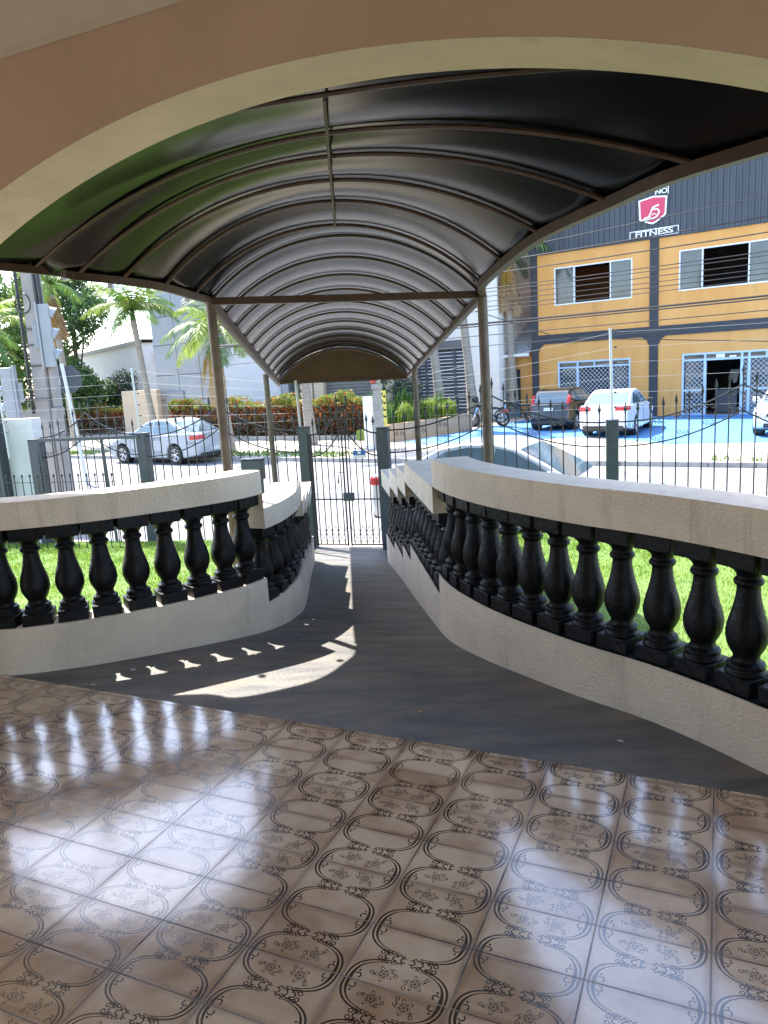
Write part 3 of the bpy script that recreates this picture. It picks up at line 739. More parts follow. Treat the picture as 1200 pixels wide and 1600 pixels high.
# pedestrian gate
pg = thing('entrance_gate', 'black iron double leaf entrance gate peaking at its middle stile', 'gate')
column(pg, cp['gl'], 0.91, 0.07); column(pg, cp['gr'], 0.86, 0.075)
wA, wB = cp['gl'] + GU * .09, cp['gr'] - GU * .09
for side in (0, 1):
    leaf = thing('gate_leaf', '', ''); 
    for k in ('label', 'category'): del leaf[k]
    leaf.parent = pg
    cA = (wA if side == 0 else GATE + GU * .025); cB = (GATE - GU * .025 if side == 0 else wB)
    ss = np.linspace(0, 1, 25)
    tz = lambda s: (0.80 + 0.38 * (s if side == 0 else 1 - s) ** 2.1)
    MB().tube([cA.lerp(cB, s) + Vector((0, 0, tz(s))) for s in ss], 0.011, 6).build('top_rail', iron, leaf)
    MB().tube([cA.lerp(cB, s) + Vector((0, 0, tz(s) - .30)) for s in ss], 0.010, 6).build('lower_rail', iron, leaf)
    for z in (-0.10, -0.74): MB().tube([cA + Vector((0, 0, z)), cB + Vector((0, 0, z))], 0.012, 4, sq=True).build('cross_rail', iron, leaf)
    for k in range(5):
        s = (k + .5) / 5; p = cA.lerp(cB, s); mb = MB()
        mb.tube([p + Vector((0, 0, -.74)), p + Vector((0, 0, tz(s) + .10))], 0.0085, 6); spear(mb, p + Vector((0, 0, tz(s) + .10))); mb.build('bar', iron, leaf, smooth=True)
    st_ = cB if side == 0 else cA
    MB().tube([st_ + Vector((0, 0, -.76)), st_ + Vector((0, 0, 1.18))], 0.016, 4, sq=True).build('stile', iron, leaf)
    ot = cA if side == 0 else cB
    MB().tube([ot + Vector((0, 0, -.76)), ot + Vector((0, 0, .80))], 0.016, 4, sq=True).build('stile', iron, leaf)
    sm = MB()
    for k in range(4):
        q = cA.lerp(cB, (k + 1) / 5)
        for sg in (-1, 1): spiral(sm, q + GU * sg * .024 + Vector((0, 0, -.70)), 0.02, sg, GU, 1.2, 0.0035, -PI / 2)
        for sg in (-1, 1): spiral(sm, q + GU * sg * .024 + Vector((0, 0, tz((k + 1) / 5) - .25)), 0.024, -sg, GU, 1.2, 0.0035, -PI / 2)
        for sg in (-1, 1): sm.tube([q + Vector((0, 0, -.66)), q + GU * sg * .05 + Vector((0, 0, -.56)), q + GU * sg * .09 + Vector((0, 0, -.47))], 0.004, 4)
    sm.build('scroll', iron, leaf)
M = Matrix.Translation(GATE) @ Matrix.Rotation(GA, 4, 'Z')
mb = MB(); mb.box(-.045, .10, -.035, .03, -.12, -.01, M); mb.build('lock_box', iron_col, pg, bevel=.005)
mb = MB(); mb.tube([M @ Vector((-.03, -.02, .28)), M @ Vector((-.1, -.03, .28)), M @ Vector((-.1, -.03, .2))], .006, 6); mb.lathe([(.001, .12), (.012, .13), (.012, .18), (.004, .2)], 8, M @ Matrix.Translation((-.1, -.03, 0))); mb.build('hanging_latch', iron, pg)
# small blue notice on the gate
def text_mesh(s, size, M, m, name, parent, bold=0.0, extrude=0.002, align='CENTER', shear=0.0):
    cu = bpy.data.curves.new(name, 'FONT'); cu.body = s; cu.size = size; cu.align_x = align; cu.align_y = 'CENTER'; cu.extrude = extrude; cu.offset = bold; cu.shear = shear
    to = bpy.data.objects.new(name, cu); C.objects.link(to)
    dg = bpy.context.evaluated_depsgraph_get(); me = bpy.data.meshes.new_from_object(to.evaluated_get(dg)); bpy.data.objects.remove(to)
    me.materials.clear(); me.materials.append(m); me.transform(M)
    o = bpy.data.objects.new(name, me); C.objects.link(o); o.parent = parent; return o
blue_sign = mat('blue_sign_paint', (0.02, 0.14, 0.42), 0.4, var=0.05); white_sign = mat('white_sign_paint', (0.78, 0.78, 0.78), 0.4, var=0.04)
hs = thing('house_sign', 'small blue and white notice plate hung on the gate bars', 'sign', tuple(GATE + GU * .225 - GN * .03), GA)
MB().box(-.09, .09, -.006, .0, .47, .51).build('plate', white_sign, hs)
MB().box(-.09, .09, -.006, .0, .51, .575).build('plate', blue_sign, hs)
MB().box(-.025, .02, -.009, -.007, .525, .56).build('emblem', white_sign, hs)
# mailbox
mbx = thing('mailbox', 'dark grey steel mailbox fixed to the fence beside a canopy post', 'mailbox', tuple(GATE - GU * 1.30 - GN * .08), GA)
MB().box(-.15, .15, -.14, .0, .22, .50).build('body', iron_col, mbx, bevel=.012)
MB().box(-.16, .16, -.15, .01, .503, .52).build('lid', iron_col, mbx, bevel=.006)
MB().box(-.11, .11, -.146, -.141, .365, .378).build('slot', galv, mbx)
MB().box(.08, .12, -.08, -.03, -.85, .22).build('stand', iron_col, mbx)
# electric fence above
ef = thing('electric_fence', 'white posts carrying thin electric fence wires above the iron fence', 'electric fence')
eposts = [GATE + GU * v for v in (-6.6, -5.5, -3.12, -0.60, 0.58, 3.5, 6.43)]; etop = [1.80, 1.85, 1.86, 1.55, 1.50, 1.96, 1.96]
for p, zt in zip(eposts, etop):
    MB().tube([p + Vector((0, -.02, .6)), p + GU * (-.03) + Vector((0, -.02, zt))], .017, 8).build('pole', white_steel, ef, smooth=True)
    mb = MB()
    for k in range(6): mb.lathe([(.004, 0), (.016, .006), (.016, .022), (.004, .028)], 8, Matrix.Translation(p + GU * .03 + Vector((0, -.02, 1.0 + k * (zt - 1.06) / 5))))
    mb.build('insulator', plastic_blk, ef)
for k in range(6):
    pts = [p + GU * .03 + Vector((0, -.02, 1.01 + k * (zt - 1.06) / 5)) for p, zt in zip(eposts, etop)]
    out = []
    for a, b in zip(pts[:-1], pts[1:]):
        for t in np.linspace(0, 1, 6, endpoint=False): out.append(a.lerp(b, t) - Vector((0, 0, .04 * t * (1 - t))))
    MB().tube(out + [pts[-1]], .0016, 4).build('wire', galv, ef)
# white masonry wall end left of the vehicle gate
ww = thing('boundary_wall', 'white rendered boundary wall end beside the vehicle gate', 'wall', tuple(cp['l2'] - GU * .36), GA)
MB().box(-1.6, .26, .12, .32, -1.05, 1.20).build('wall', mat('white_render', (0.55, 0.56, 0.57), .85, var=.10, vscale=2.5, bump=.3, bscale=30), ww, bevel=.01)
MB().box(-.42, -.28, -.06, .119, -1.05, 1.21).build('pier', iron_col, ww, bevel=.01)  # dark strip standing in for the shadowed left face of the white wall

# ================================================================ GYM BUILDING ACROSS THE STREET
GP = Vector((11.56, 31.70, ZW)); GR = R(-36)
ochre = mat('ochre_wall_paint', (0.60, 0.28, 0.075), 0.85, col2=(0.68, 0.36, 0.115), vscale=0.9, bump=0.15, bscale=30, stretch=(1, 1, .35), detail=9, stain=((0.34, 0.19, 0.08), 0.4, (2.2, 2.2, .35), 0.58))
char = mat('charcoal_paint', (0.035, 0.038, 0.045), 0.7, var=0.15, vscale=3)
clad = mat('charcoal_cladding', (0.045, 0.055, 0.068), 0.45, var=0.2, vscale=5, stretch=(1, 1, .1))
pale_frame = mat('pale_blue_frame', (0.42, 0.55, 0.68), 0.45, var=0.05)
alu = mat('white_aluminium', (0.72, 0.74, 0.76), 0.4)
win_glass = mat('window_glass', (0.03, 0.04, 0.05), 0.06, spec=1.0, var=0.6, vscale=1.1)
dark_in = mat('dark_interior', (0.03, 0.026, 0.024), 0.9, var=0.5, vscale=2)
brown_in = mat('brown_interior', (0.22, 0.09, 0.035), 0.9, var=0.3, vscale=1.5)
gym = thing('gym_building', 'ochre two storey gym with charcoal frame bands and dark ribbed cladding above', 'building', GP, GR)
GX0, GX1 = -5.40, 15.5
def wall_holes(mb, x0, x1, z0, z1, holes, y0, y1):
    xs_ = sorted({x0, x1, *[h[0] for h in holes], *[h[1] for h in holes]}); zs_ = sorted({z0, z1, *[h[2] for h in holes], *[h[3] for h in holes]})
    for a, b in zip(xs_[:-1], xs_[1:]):
        run = None
        for c_, d_ in zip(zs_[:-1], zs_[1:]):
            mx_, mz_ = (a + b) / 2, (c_ + d_) / 2
            if any(h[0] < mx_ < h[1] and h[2] < mz_ < h[3] for h in holes): continue
            mb.box(a, b, y0, y1, c_, d_)
Hh = lambda z: z - ZW
W1 = (-4.30, -0.88, Hh(4.03), Hh(5.63)); W2 = (0.98, 4.75, Hh(4.10), Hh(5.67)); W3 = (-4.18, -0.94, Hh(-.20), Hh(1.585)); D1 = (1.16, 4.95, 0.03, Hh(1.62))
mb = MB(); wall_holes(mb, GX0, GX1, 0.0, Hh(6.3), [W1, W2, W3, D1], 0.0, 0.18); mb.build('wall', ochre, gym)
mb = MB(); mb.box(GX0, GX0 + .18, .18, 9, 0, Hh(6.3)); mb.box(GX1 - .18, GX1, .18, 9, 0, Hh(6.3)); mb.box(GX0 + .18, GX1 - .18, 9, 9.18, 0, Hh(6.3)); mb.build('wall', ochre, gym)
mb = MB(); mb.box(GX0, GX1, .10, 9.2, Hh(6.32), Hh(6.5)); mb.build('roof', char, gym)
# charcoal frame: pillars, floor band with haunches
mb = MB(); mb.box(GX0 - .02, -5.10, -.05, -.003, 0, Hh(6.28)); mb.build('pillar', char, gym)
mb = MB(); mb.box(-.16, .19, -.05, -.003, 0, Hh(6.28)); mb.build('pillar', char, gym)
mb = MB(); mb.box(5.35, 5.70, -.05, -.003, 0, Hh(6.28)); mb.build('pillar', char, gym)
mb = MB()
zb0, zt0 = Hh(2.40), Hh(2.80)
mb_p = MB(); mb_p.box(10.8, 11.15, -.05, -.003, 0, Hh(6.28)); mb_p.build('pillar', char, gym)
for a, b in ((-5.10, -.16), (.19, 5.35), (5.70, 10.8), (11.15, GX1)):
    mb.box(a, b, -.048, -.004, zb0, zt0)
    for x, s in ((a, 1), (b, -1)):
        mb.add([(x, -.047, zb0), (x + s * .32, -.047, zb0), (x + s * .12, -.047, zb0 - .12), (x, -.047, zb0 - .36), (x, -.005, zb0), (x + s * .32, -.005, zb0), (x + s * .12, -.005, zb0 - .12), (x, -.005, zb0 - .36)],
               [(0, 1, 2, 3), (4, 7, 6, 5), (1, 5, 6, 2), (2, 6, 7, 3)])
mb.build('floor_band', char, gym, fix=True)
# ribbed cladding above
mb = MB(); n = 0; x = GX0 - .1
prof = []
while x < GX1 + .1:
    prof += [(x, -.06), (x + .06, -.06), (x + .075, -.10), (x + .145, -.10), (x + .16, -.06)]; x += .22
zc0, zc1 = Hh(6.27), Hh(9.0)
mb.add([(px, py, zc0) for px, py in prof] + [(px, py, zc1) for px, py in prof], [(i, i + 1, i + 1 + len(prof), i + len(prof)) for i in range(len(prof) - 1)])
mb.box(GX0 - .1, GX1 + .1, -.055, .05, zc0 - .02, zc1); mb.build('cladding', clad, gym)
mb = MB(); mb.box(GX0 - .1, GX0 - .02, -.05, 9, zc0 - .02, zc1); mb.build('cladding', clad, gym)
def upper_window(W, cuts, inner):
    x0, x1, z0, z1 = W
    fr = MB(); t = .05
    for a, b, c_, d_ in ((x0, x1, z0, z0 + t), (x0, x1, z1 - t, z1), (x0, x0 + t, z0 + t, z1 - t), (x1 - t, x1, z0 + t, z1 - t)): fr.box(a, b, -.02, .10, c_, d_)
    for c_ in cuts: fr.box(c_ - .025, c_ + .025, -.01, .09, z0 + t, z1 - t)
    f = fr.build('window', alu, gym)
    for a, b in ((x0 + t, cuts[0] - .025), (cuts[1] + .025, x1 - t)):
        MB().box(a, b, .04, .05, z0 + t, z1 - t).build('pane', win_glass, f)
    bx = MB(); a, b, c_, d_ = x0 - .3, x1 + .3, z0 - .7, z1 + .2
    bx.quad((a, 3, c_), (b, 3, c_), (b, 3, d_), (a, 3, d_)); bx.build('room', inner, f)
    bx = MB(); bx.quad((a, .19, c_), (a, 3, c_), (a, 3, d_), (a, .19, d_)); bx.quad((b, .19, c_), (b, 3, c_), (b, 3, d_), (b, .19, d_)); bx.quad((a, .19, d_), (b, .19, d_), (b, 3, d_), (a, 3, d_)); bx.quad((a, .19, c_), (b, .19, c_), (b, 3, c_), (a, 3, c_)); bx.build('room', dark_in, f)
upper_window(W1, (-3.40, -1.80), brown_in); upper_window(W2, (1.86, 3.54), dark_in)
def lattice(mb, x0, x1, z0, z1, step=.19, r=.008, y=.03):
    h = z1 - z0; k = x0 - h
    while k < x1:
        for s in (1, -1):
            # line x = k + (z - z0) (s=1) or x = k + (z1 - z)
            za = max(0, x0 - k); zb = min(h, x1 - k)
            if zb - za > .02:
                p = [(k + za, y, z0 + za if s == 1 else z1 - za), (k + zb, y, z0 + zb if s == 1 else z1 - zb)]
                mb.tube(p, r, 4, caps=False)
        k += step
def grille_window(W, cuts, door=None, name='window'):
    x0, x1, z0, z1 = W; t = .07; zt = z1 - .27
    fr = MB()
    for a, b, c_, d_ in ((x0, x1, z1 - t, z1), (x0, x0 + t, z0, z1 - t), (x1 - t, x1, z0, z1 - t), (x0 + t, x1 - t, zt - t * .6, zt + t * .4)): fr.box(a, b, -.03, .10, c_, d_)
    if not door: fr.box(x0 + t, x1 - t, -.03, .10, z0, z0 + t)
    xs_ = [x0 + t] + list(cuts) + [x1 - t]
    for c_ in cuts: fr.box(c_ - .05, c_ + .05, -.025, .09, z0, zt - t * .6); fr.box(c_ - .04, c_ + .04, -.024, .09, zt + t * .4, z1 - t)
    mids = [(a + b) / 2 for a, b in zip(xs_[:-1], xs_[1:]) if b - a > 1.0]
    for c_ in mids: fr.box(c_ - .03, c_ + .03, -.024, .09, zt + t * .4, z1 - t)
    if door:
        for a, b in zip(xs_[:-1], xs_[1:]):
            if not (a <= door[0] + .01 and b >= door[1] - .01): fr.box(a, b, -.02, .08, z0 + .95, z0 + 1.02); fr.box(a, b, -.02, .08, z0, z0 + .06)
    f = fr.build(name, pale_frame, gym)
    for a, b in zip(xs_[:-1], xs_[1:]):
        if door and a <= door[0] + .01 and b >= door[1] - .01: continue
        gm = MB(); lattice(gm, a + .05, b - .05, z0 + .03, zt - .05); gm.build('grille', mat('white_grille', (.7, .72, .74), .5), f)
    for a, b in zip(xs_[:-1], xs_[1:]):
        if door and a <= door[0] + .01 and b >= door[1] - .01: continue
        centre = (not door) and (b - a) > 1.2
        MB().box(a + .04, b - .04, .10, .11, z0 + .02, zt - .05).build('pane', dark_in if centre else win_glass, f)
    MB().box(x0 + t, x1 - t, .085, .095, zt + .03, z1 - t).build('pane', win_glass, f)
    bx = MB(); a, b = x0 - .5, x1 + .5
    bx.quad((a, 4, z0 - .1), (b, 4, z0 - .1), (b, 4, z1 + .3), (a, 4, z1 + .3)); bx.quad((a, .19, z1 + .3), (b, .19, z1 + .3), (b, 4, z1 + .3), (a, 4, z1 + .3))
    bx.quad((a, .19, z0 - .1), (a, 4, z0 - .1), (a, 4, z1 + .3), (a, .19, z1 + .3)); bx.quad((b, .19, z0 - .1), (b, 4, z0 - .1), (b, 4, z1 + .3), (b, .19, z1 + .3)); bx.build('room', dark_in, f)
    return f
grille_window(W3, (-3.27, -1.75)); fdoor = grille_window(D1, (2.04, 3.40, 3.66), (2.04, 3.40), 'entrance')
mb = MB(); mb.box(2.09, 3.35, .19, 4, 0.0, .02); mb.build('floor_slab', mat('gym_floor', (.16, .17, .19), .4), fdoor)
mb = MB(); mb.box(2.15, 2.95, 1.6, 2.1, 0.02, .95); mb.build('counter', mat('counter_grey', (.20, .21, .23), .5), fdoor)
mb = MB(); mb.add([(2.62, 1.9, 1.75), (2.98, 1.9, 1.75), (2.92, 1.9, 1.45), (2.86, 1.9, 1.2), (2.74, 1.9, 1.2), (2.68, 1.9, 1.45)], [(0, 1, 2, 3, 4, 5)])
mb.build('hanging_shirt', mat('pale_shirt', (.45, .42, .36), .8), fdoor)
mb = MB(); mb.box(2.46, 2.78, -.035, -.031, Hh(1.40), Hh(1.53)); mb.box(2.95, 3.2, -.035, -.031, Hh(1.39), Hh(1.46)); mb.build('notice', white_sign, fdoor)
mb = MB(); mb.box(1.05, 5.1, -.55, -.003, 0, .028); mb.build('doorstep', blue_floor, gym)
# wall sign: shield, wordmark
gs = thing('gym_sign', 'red shield emblem with white script mark over a FITNESS wordmark on dark cladding', 'sign', GP + Matrix.Rotation(GR, 3, 'Z') @ Vector((0, -.13, 0)), GR)
red_sign = mat('red_sign_face', (0.55, 0.045, 0.10), 0.5, var=0.15, vscale=30)
sh = [(-.58, 7.55), (-.30, 7.66), (0, 7.70), (.30, 7.66), (.52, 7.62), (.50, 7.02), (.10, 6.84), (-.06, 6.80), (-.20, 6.84), (-.56, 7.00)]
sh = [(-.60, 7.78), (.0, 7.88), (.53, 7.80), (.49, 7.10), (.12, 6.86), (-.02, 6.80), (-.16, 6.84), (-.56, 7.02)]
MX = Matrix.Rotation(R(90), 4, 'X')
def face(poly, y0, y1, name, m, par): 
    mb = MB(); n = len(poly); vs = [(x, y0, Hh(z)) for x, z in poly] + [(x, y1, Hh(z)) for x, z in poly]
    mb.add(vs, [tuple(range(n)), tuple(range(n, 2 * n))[::-1]] + [(i, (i + 1) % n, (i + 1) % n + n, i + n) for i in range(n)]); return mb.build(name, m, par)
face(sh, -.03, 0, 'shield_border', white_sign, gs)
cxs, czs = -.03, 7.35
face([(cxs + (x - cxs) * .88, czs + (z - czs) * .88) for x, z in sh], -.036, -.031, 'shield_face', red_sign, gs)
mk = MB()
def stroke(pts, r): mk.tube([(x, -.040, Hh(z)) for x, z in catmull(pts, 5)], r, 6)
stroke([(.22, 7.50), (.05, 7.46), (-.02, 7.38)], .035); stroke([(-.02, 7.46), (-.10, 7.26), (-.17, 7.13)], .03)
stroke([(-.02, 7.36), (.16, 7.34), (.22, 7.22), (.10, 7.06), (-.12, 7.00), (-.36, 7.02), (-.30, 7.07), (-.10, 7.10)], .033); stroke([(-.08, 7.15), (.02, 7.20), (.10, 7.16)], .02)
mk.build('emblem', white_sign, gs)
mb = MB()
def bars(mb, rects, y0=-.02, y1=0):
    for a, b, c_, d_ in rects: mb.box(a, b, y0, y1, Hh(c_), Hh(d_))
bars(mb, [(-.95, .98, 6.60, 6.63), (-.95, .98, 6.32, 6.35), (-.95, -.92, 6.35, 6.60), (.95, .98, 6.35, 6.60)]); mb.build('outline', white_sign, gs)
text_mesh('FITNESS', .30, Matrix.Translation((0.015, -.012, Hh(6.475))) @ MX @ Matrix.Scale(1.42, 4, (1, 0, 0)), white_sign, 'lettering', gs, bold=.006, extrude=.006)
bars_ = MB(); bars(bars_, [(.55, .58, 7.86, 8.15), (-.62, .55, 8.12, 8.15)]); bars_.build('outline', white_sign, gs)
text_mesh('NO', .26, Matrix.Translation((0.29, -.012, Hh(7.995))) @ MX @ Matrix.Scale(1.2, 4, (1, 0, 0)), white_sign, 'lettering', gs, bold=.006, extrude=.006)
# annex with corrugated roof
an = thing('annex', 'small ochre annex with dark door and corrugated lean to roof beside the gym', 'building', GP, GR)
DA = (-7.0, -6.15, 0, Hh(1.35))
mb = MB(); wall_holes(mb, -7.5, GX0 - .03, 0, Hh(1.95), [DA], .25, .4); mb.box(-7.5, -7.35, .4, 4, 0, Hh(1.95)); mb.build('wall', ochre, an)
MB().box(DA[0], DA[1], .28, .33, 0, DA[3]).build('door', char, an)
mb = MB(); prof = []; x = -7.9
for k in range(64): prof.append((x + k * .04, .035 * math.sin(k * PI / 2.5)))
prof = [p for p in prof if p[0] < GX0 - .03]
mb.add([(px, -.25, Hh(2.02) + pz) for px, pz in prof] + [(px, 3.4, Hh(4.2) + pz) for px, pz in prof], [(i, i + 1, i + 1 + len(prof), i + len(prof)) for i in range(len(prof) - 1)])
mb.build('roof', mat('fibre_cement_sheet', (.30, .30, .31), .8, var=.25, vscale=2, stretch=(1, .3, 1)), an, smooth=True)
MB().tube([(-8.0, -.3, Hh(1.98)), (GX0 - .05, -.3, Hh(1.98))], .07, 6).build('gutter', alu, an)
# timber fence and razor wire beside it
tf = thing('timber_gate', 'weathered upright board gate between white house and annex', 'gate', GP, GR)
mb = MB()
for k in range(9): mb.box(-8.95 + k * .16, -8.95 + k * .16 + .14, .40, .44, .1, Hh(1.85) + .04 * math.sin(k * 2.1))
mb.build('board_panel', mat('grey_timber', (.30, .24, .18), .9, var=.3, vscale=4, stretch=(3, 3, .4)), tf)
mb = MB(); mb.tube([(-8.95 + t * .02, .42 + .14 * math.cos(t * .55), Hh(2.12) + .14 * math.sin(t * .55)) for t in range(72)], .006, 4); mb.build('razor_wire', galv, tf)

# ================================================================ OTHER BUILDINGS
BR = R(-36)
white_wall = mat('white_wall_paint', (0.78, 0.75, 0.70), .85, var=.05, vscale=.8, bump=.1)
bw = thing('white_building', 'tall plain white building with a grey slatted garage front behind palms', 'building', (4.2, 36.0, ZW), BR)
LV = (-9.5, 0.1, 0.30, 3.35)
mb = MB(); wall_holes(mb, -12, 1.8, 0, 9, [LV], 0, .2); mb.box(1.6, 1.8, .2, 9, 0, 9); mb.build('wall', white_wall, bw)
mb = MB(); mb.box(-9.6, .2, -.06, .15, 3.35, 3.75); mb.build('lintel', mat('grey_render', (.16, .16, .165), .8, var=.1), bw)
slat_m = mat('pale_slat', (.72, .73, .75), .5); lv_back = mat('slate_panel', (.09, .10, .115), .6, var=.15, vscale=2)
mb = MB()
for k in range(17): mb.box(-9.5, .1, .05, .09, .55 + k * .165, .59 + k * .165)
mb.build('slat_panel', slat_m, bw)
MB().box(-9.5, .1, .12, .16, .3, 3.35).build('back_panel', lv_back, bw)
mb = MB()
for x in (-6.4, -2.6, -2.2, -.6): MB().box(x, x + .12, .0, .048, .3, 3.35).build('mullion', lv_back, bw)
mb = MB(); mb.box(-12.1, 1.9, -.1, 9.1, 9.0, 9.25); mb.build('roof', white_wall, bw)
# grey panelled building behind the hedge
gp = thing('panelled_building', 'pale grey building clad in large rectangular panels behind the croton hedge', 'building', (-2.4, 31.9, ZW), BR)
pan = mat('pale_grey_panel', (.25, .275, .305), .55, var=.06, vscale=.7); joint = mat('panel_joint', (.13, .14, .16), .8)
MB().box(-10.6, -1.75, .03, 8, 0, 7.0).build('wall', joint, gp)
mb = MB()
for i, (xa, xb) in enumerate(((-10.6, -8.9), (-8.9, -7.3), (-7.3, -5.95), (-5.95, -5.75), (-5.75, -3.6), (-3.6, -1.75))):
    for z0, z1 in ((0, 1.7), (1.7, 2.9), (2.9, 4.35), (4.35, 5.7), (5.7, 7.0)): mb.box(xa + .02, xb - .02, 0, .03, z0 + .02, z1 - .02)
mb.build('panel', pan, gp)
mb = MB(); mb.box(-5.75, -2.2, -.03, -.002, 0.01, 6.8); mb.build('white_panel', mat('white_panel', (.46, .49, .54), .5, var=.04), gp)
# louvred building with beige piers, seen under the canopy end
lb_ = thing('louvred_building', 'low building with grey louvred windows between beige piers behind hedge', 'building', (-3.9, 33.2, ZW), BR)
mb = MB(); mb.box(-1.3, 5.6, .25, .4, 0, 4.2); mb.build('wall', mat('grey_wall', (.30, .31, .33), .8, var=.08), lb_)
mb = MB()
for x, w_ in ((.9, .55), (1.55, .55), (5.2, .4)): mb.box(x, x + w_, -.05, .25, 0, 4.3)
mb.box(-1.3, 5.7, -.06, .24, 4.3, 4.6)
mb.build('pier', mat('beige_render', (.52, .44, .33), .85, var=.06), lb_)
for xa, xb in ((-.6, .9), (2.1, 5.2)):
    mb = MB()
    for k in range(26): mb.box(xa, xb, .12, .2, .5 + k * .13, .565 + k * .13)
    mb.build('louvre', mat('slate_louvre', (.12, .13, .15), .5), lb_)
# beige wall and white house at the left
bg_ = thing('beige_wall', 'tall beige garden wall beside a ringed palm trunk', 'wall', (-12.6, 38.6, ZW), BR)
MB().box(-.6, 2.2, 0, .25, 0, 2.25).build('wall', mat('beige_wall_paint', (.50, .40, .29), .85, var=.08, vscale=1.2), bg_, bevel=.02)
MB().box(2.2, 3.6, .5, .75, 0, 2.1).build('wall', mat('slate_wall_paint', (.22, .24, .27), .85, var=.08), bg_)
wh = thing('white_house', 'white house with a sloping parapet and dark upper opening in the distance', 'building', (-17.5, 47.5, ZW), BR)
mb = MB(); mb.add([(-6, 0, 0), (5.0, 0, 0), (5.0, 0, 4.9), (-6, 0, 4.1), (-6, 8, 0), (5.0, 8, 0), (5.0, 8, 4.9), (-6, 8, 4.1)], [(0, 1, 2, 3), (4, 7, 6, 5), (0, 3, 7, 4), (1, 5, 6, 2)]); mb.build('wall', mat('bright_white_paint', (.80, .80, .80), .8, var=.04), wh)
mb = MB(); mb.add([(-6.2, -.15, 4.1), (5.2, -.15, 4.92), (5.2, -.15, 5.12), (-6.2, -.15, 4.3), (-6.2, 8.2, 4.1), (5.2, 8.2, 4.92), (5.2, 8.2, 5.12), (-6.2, 8.2, 4.3)], [(0, 1, 2, 3), (4, 7, 6, 5), (3, 2, 6, 7), (0, 4, 5, 1)]); mb.build('parapet', mat('grey_coping', (.42, .41, .40), .8), wh)
mb = MB(); wall_holes(mb, 5.2, 9.5, 0, 6.9, [(5.9, 9.0, 2.4, 4.1)], 1.0, 1.2); mb.build('wall', mat('bright_white_paint', (.80, .80, .80), .8, var=.04), wh)
MB().box(5.5, 9.3, 1.9, 2.0, 2.2, 4.3).build('opening', dark_in, wh)
mb = MB(); mb.box(5.1, 9.6, .6, 1.5, 4.1, 4.35); mb.build('parapet', white_wall, wh)
gw = thing('grey_garden_wall', 'long grey garden wall behind the far left flowering hedge', 'wall', (-22, 46.0, ZW), R(-30))
mb = MB(); mb.box(-30, 7.5, 0, .25, 0, 2.0); mb.build('wall', mat('grey_garden_paint', (.20, .21, .22), .85, var=.1), gw)
mb = MB()
for k in range(40): mb.box(-12 + k * .3, -12 + k * .3 + .07, .08, .14, 2.0, 3.3)
mb.build('railing', char, gw)

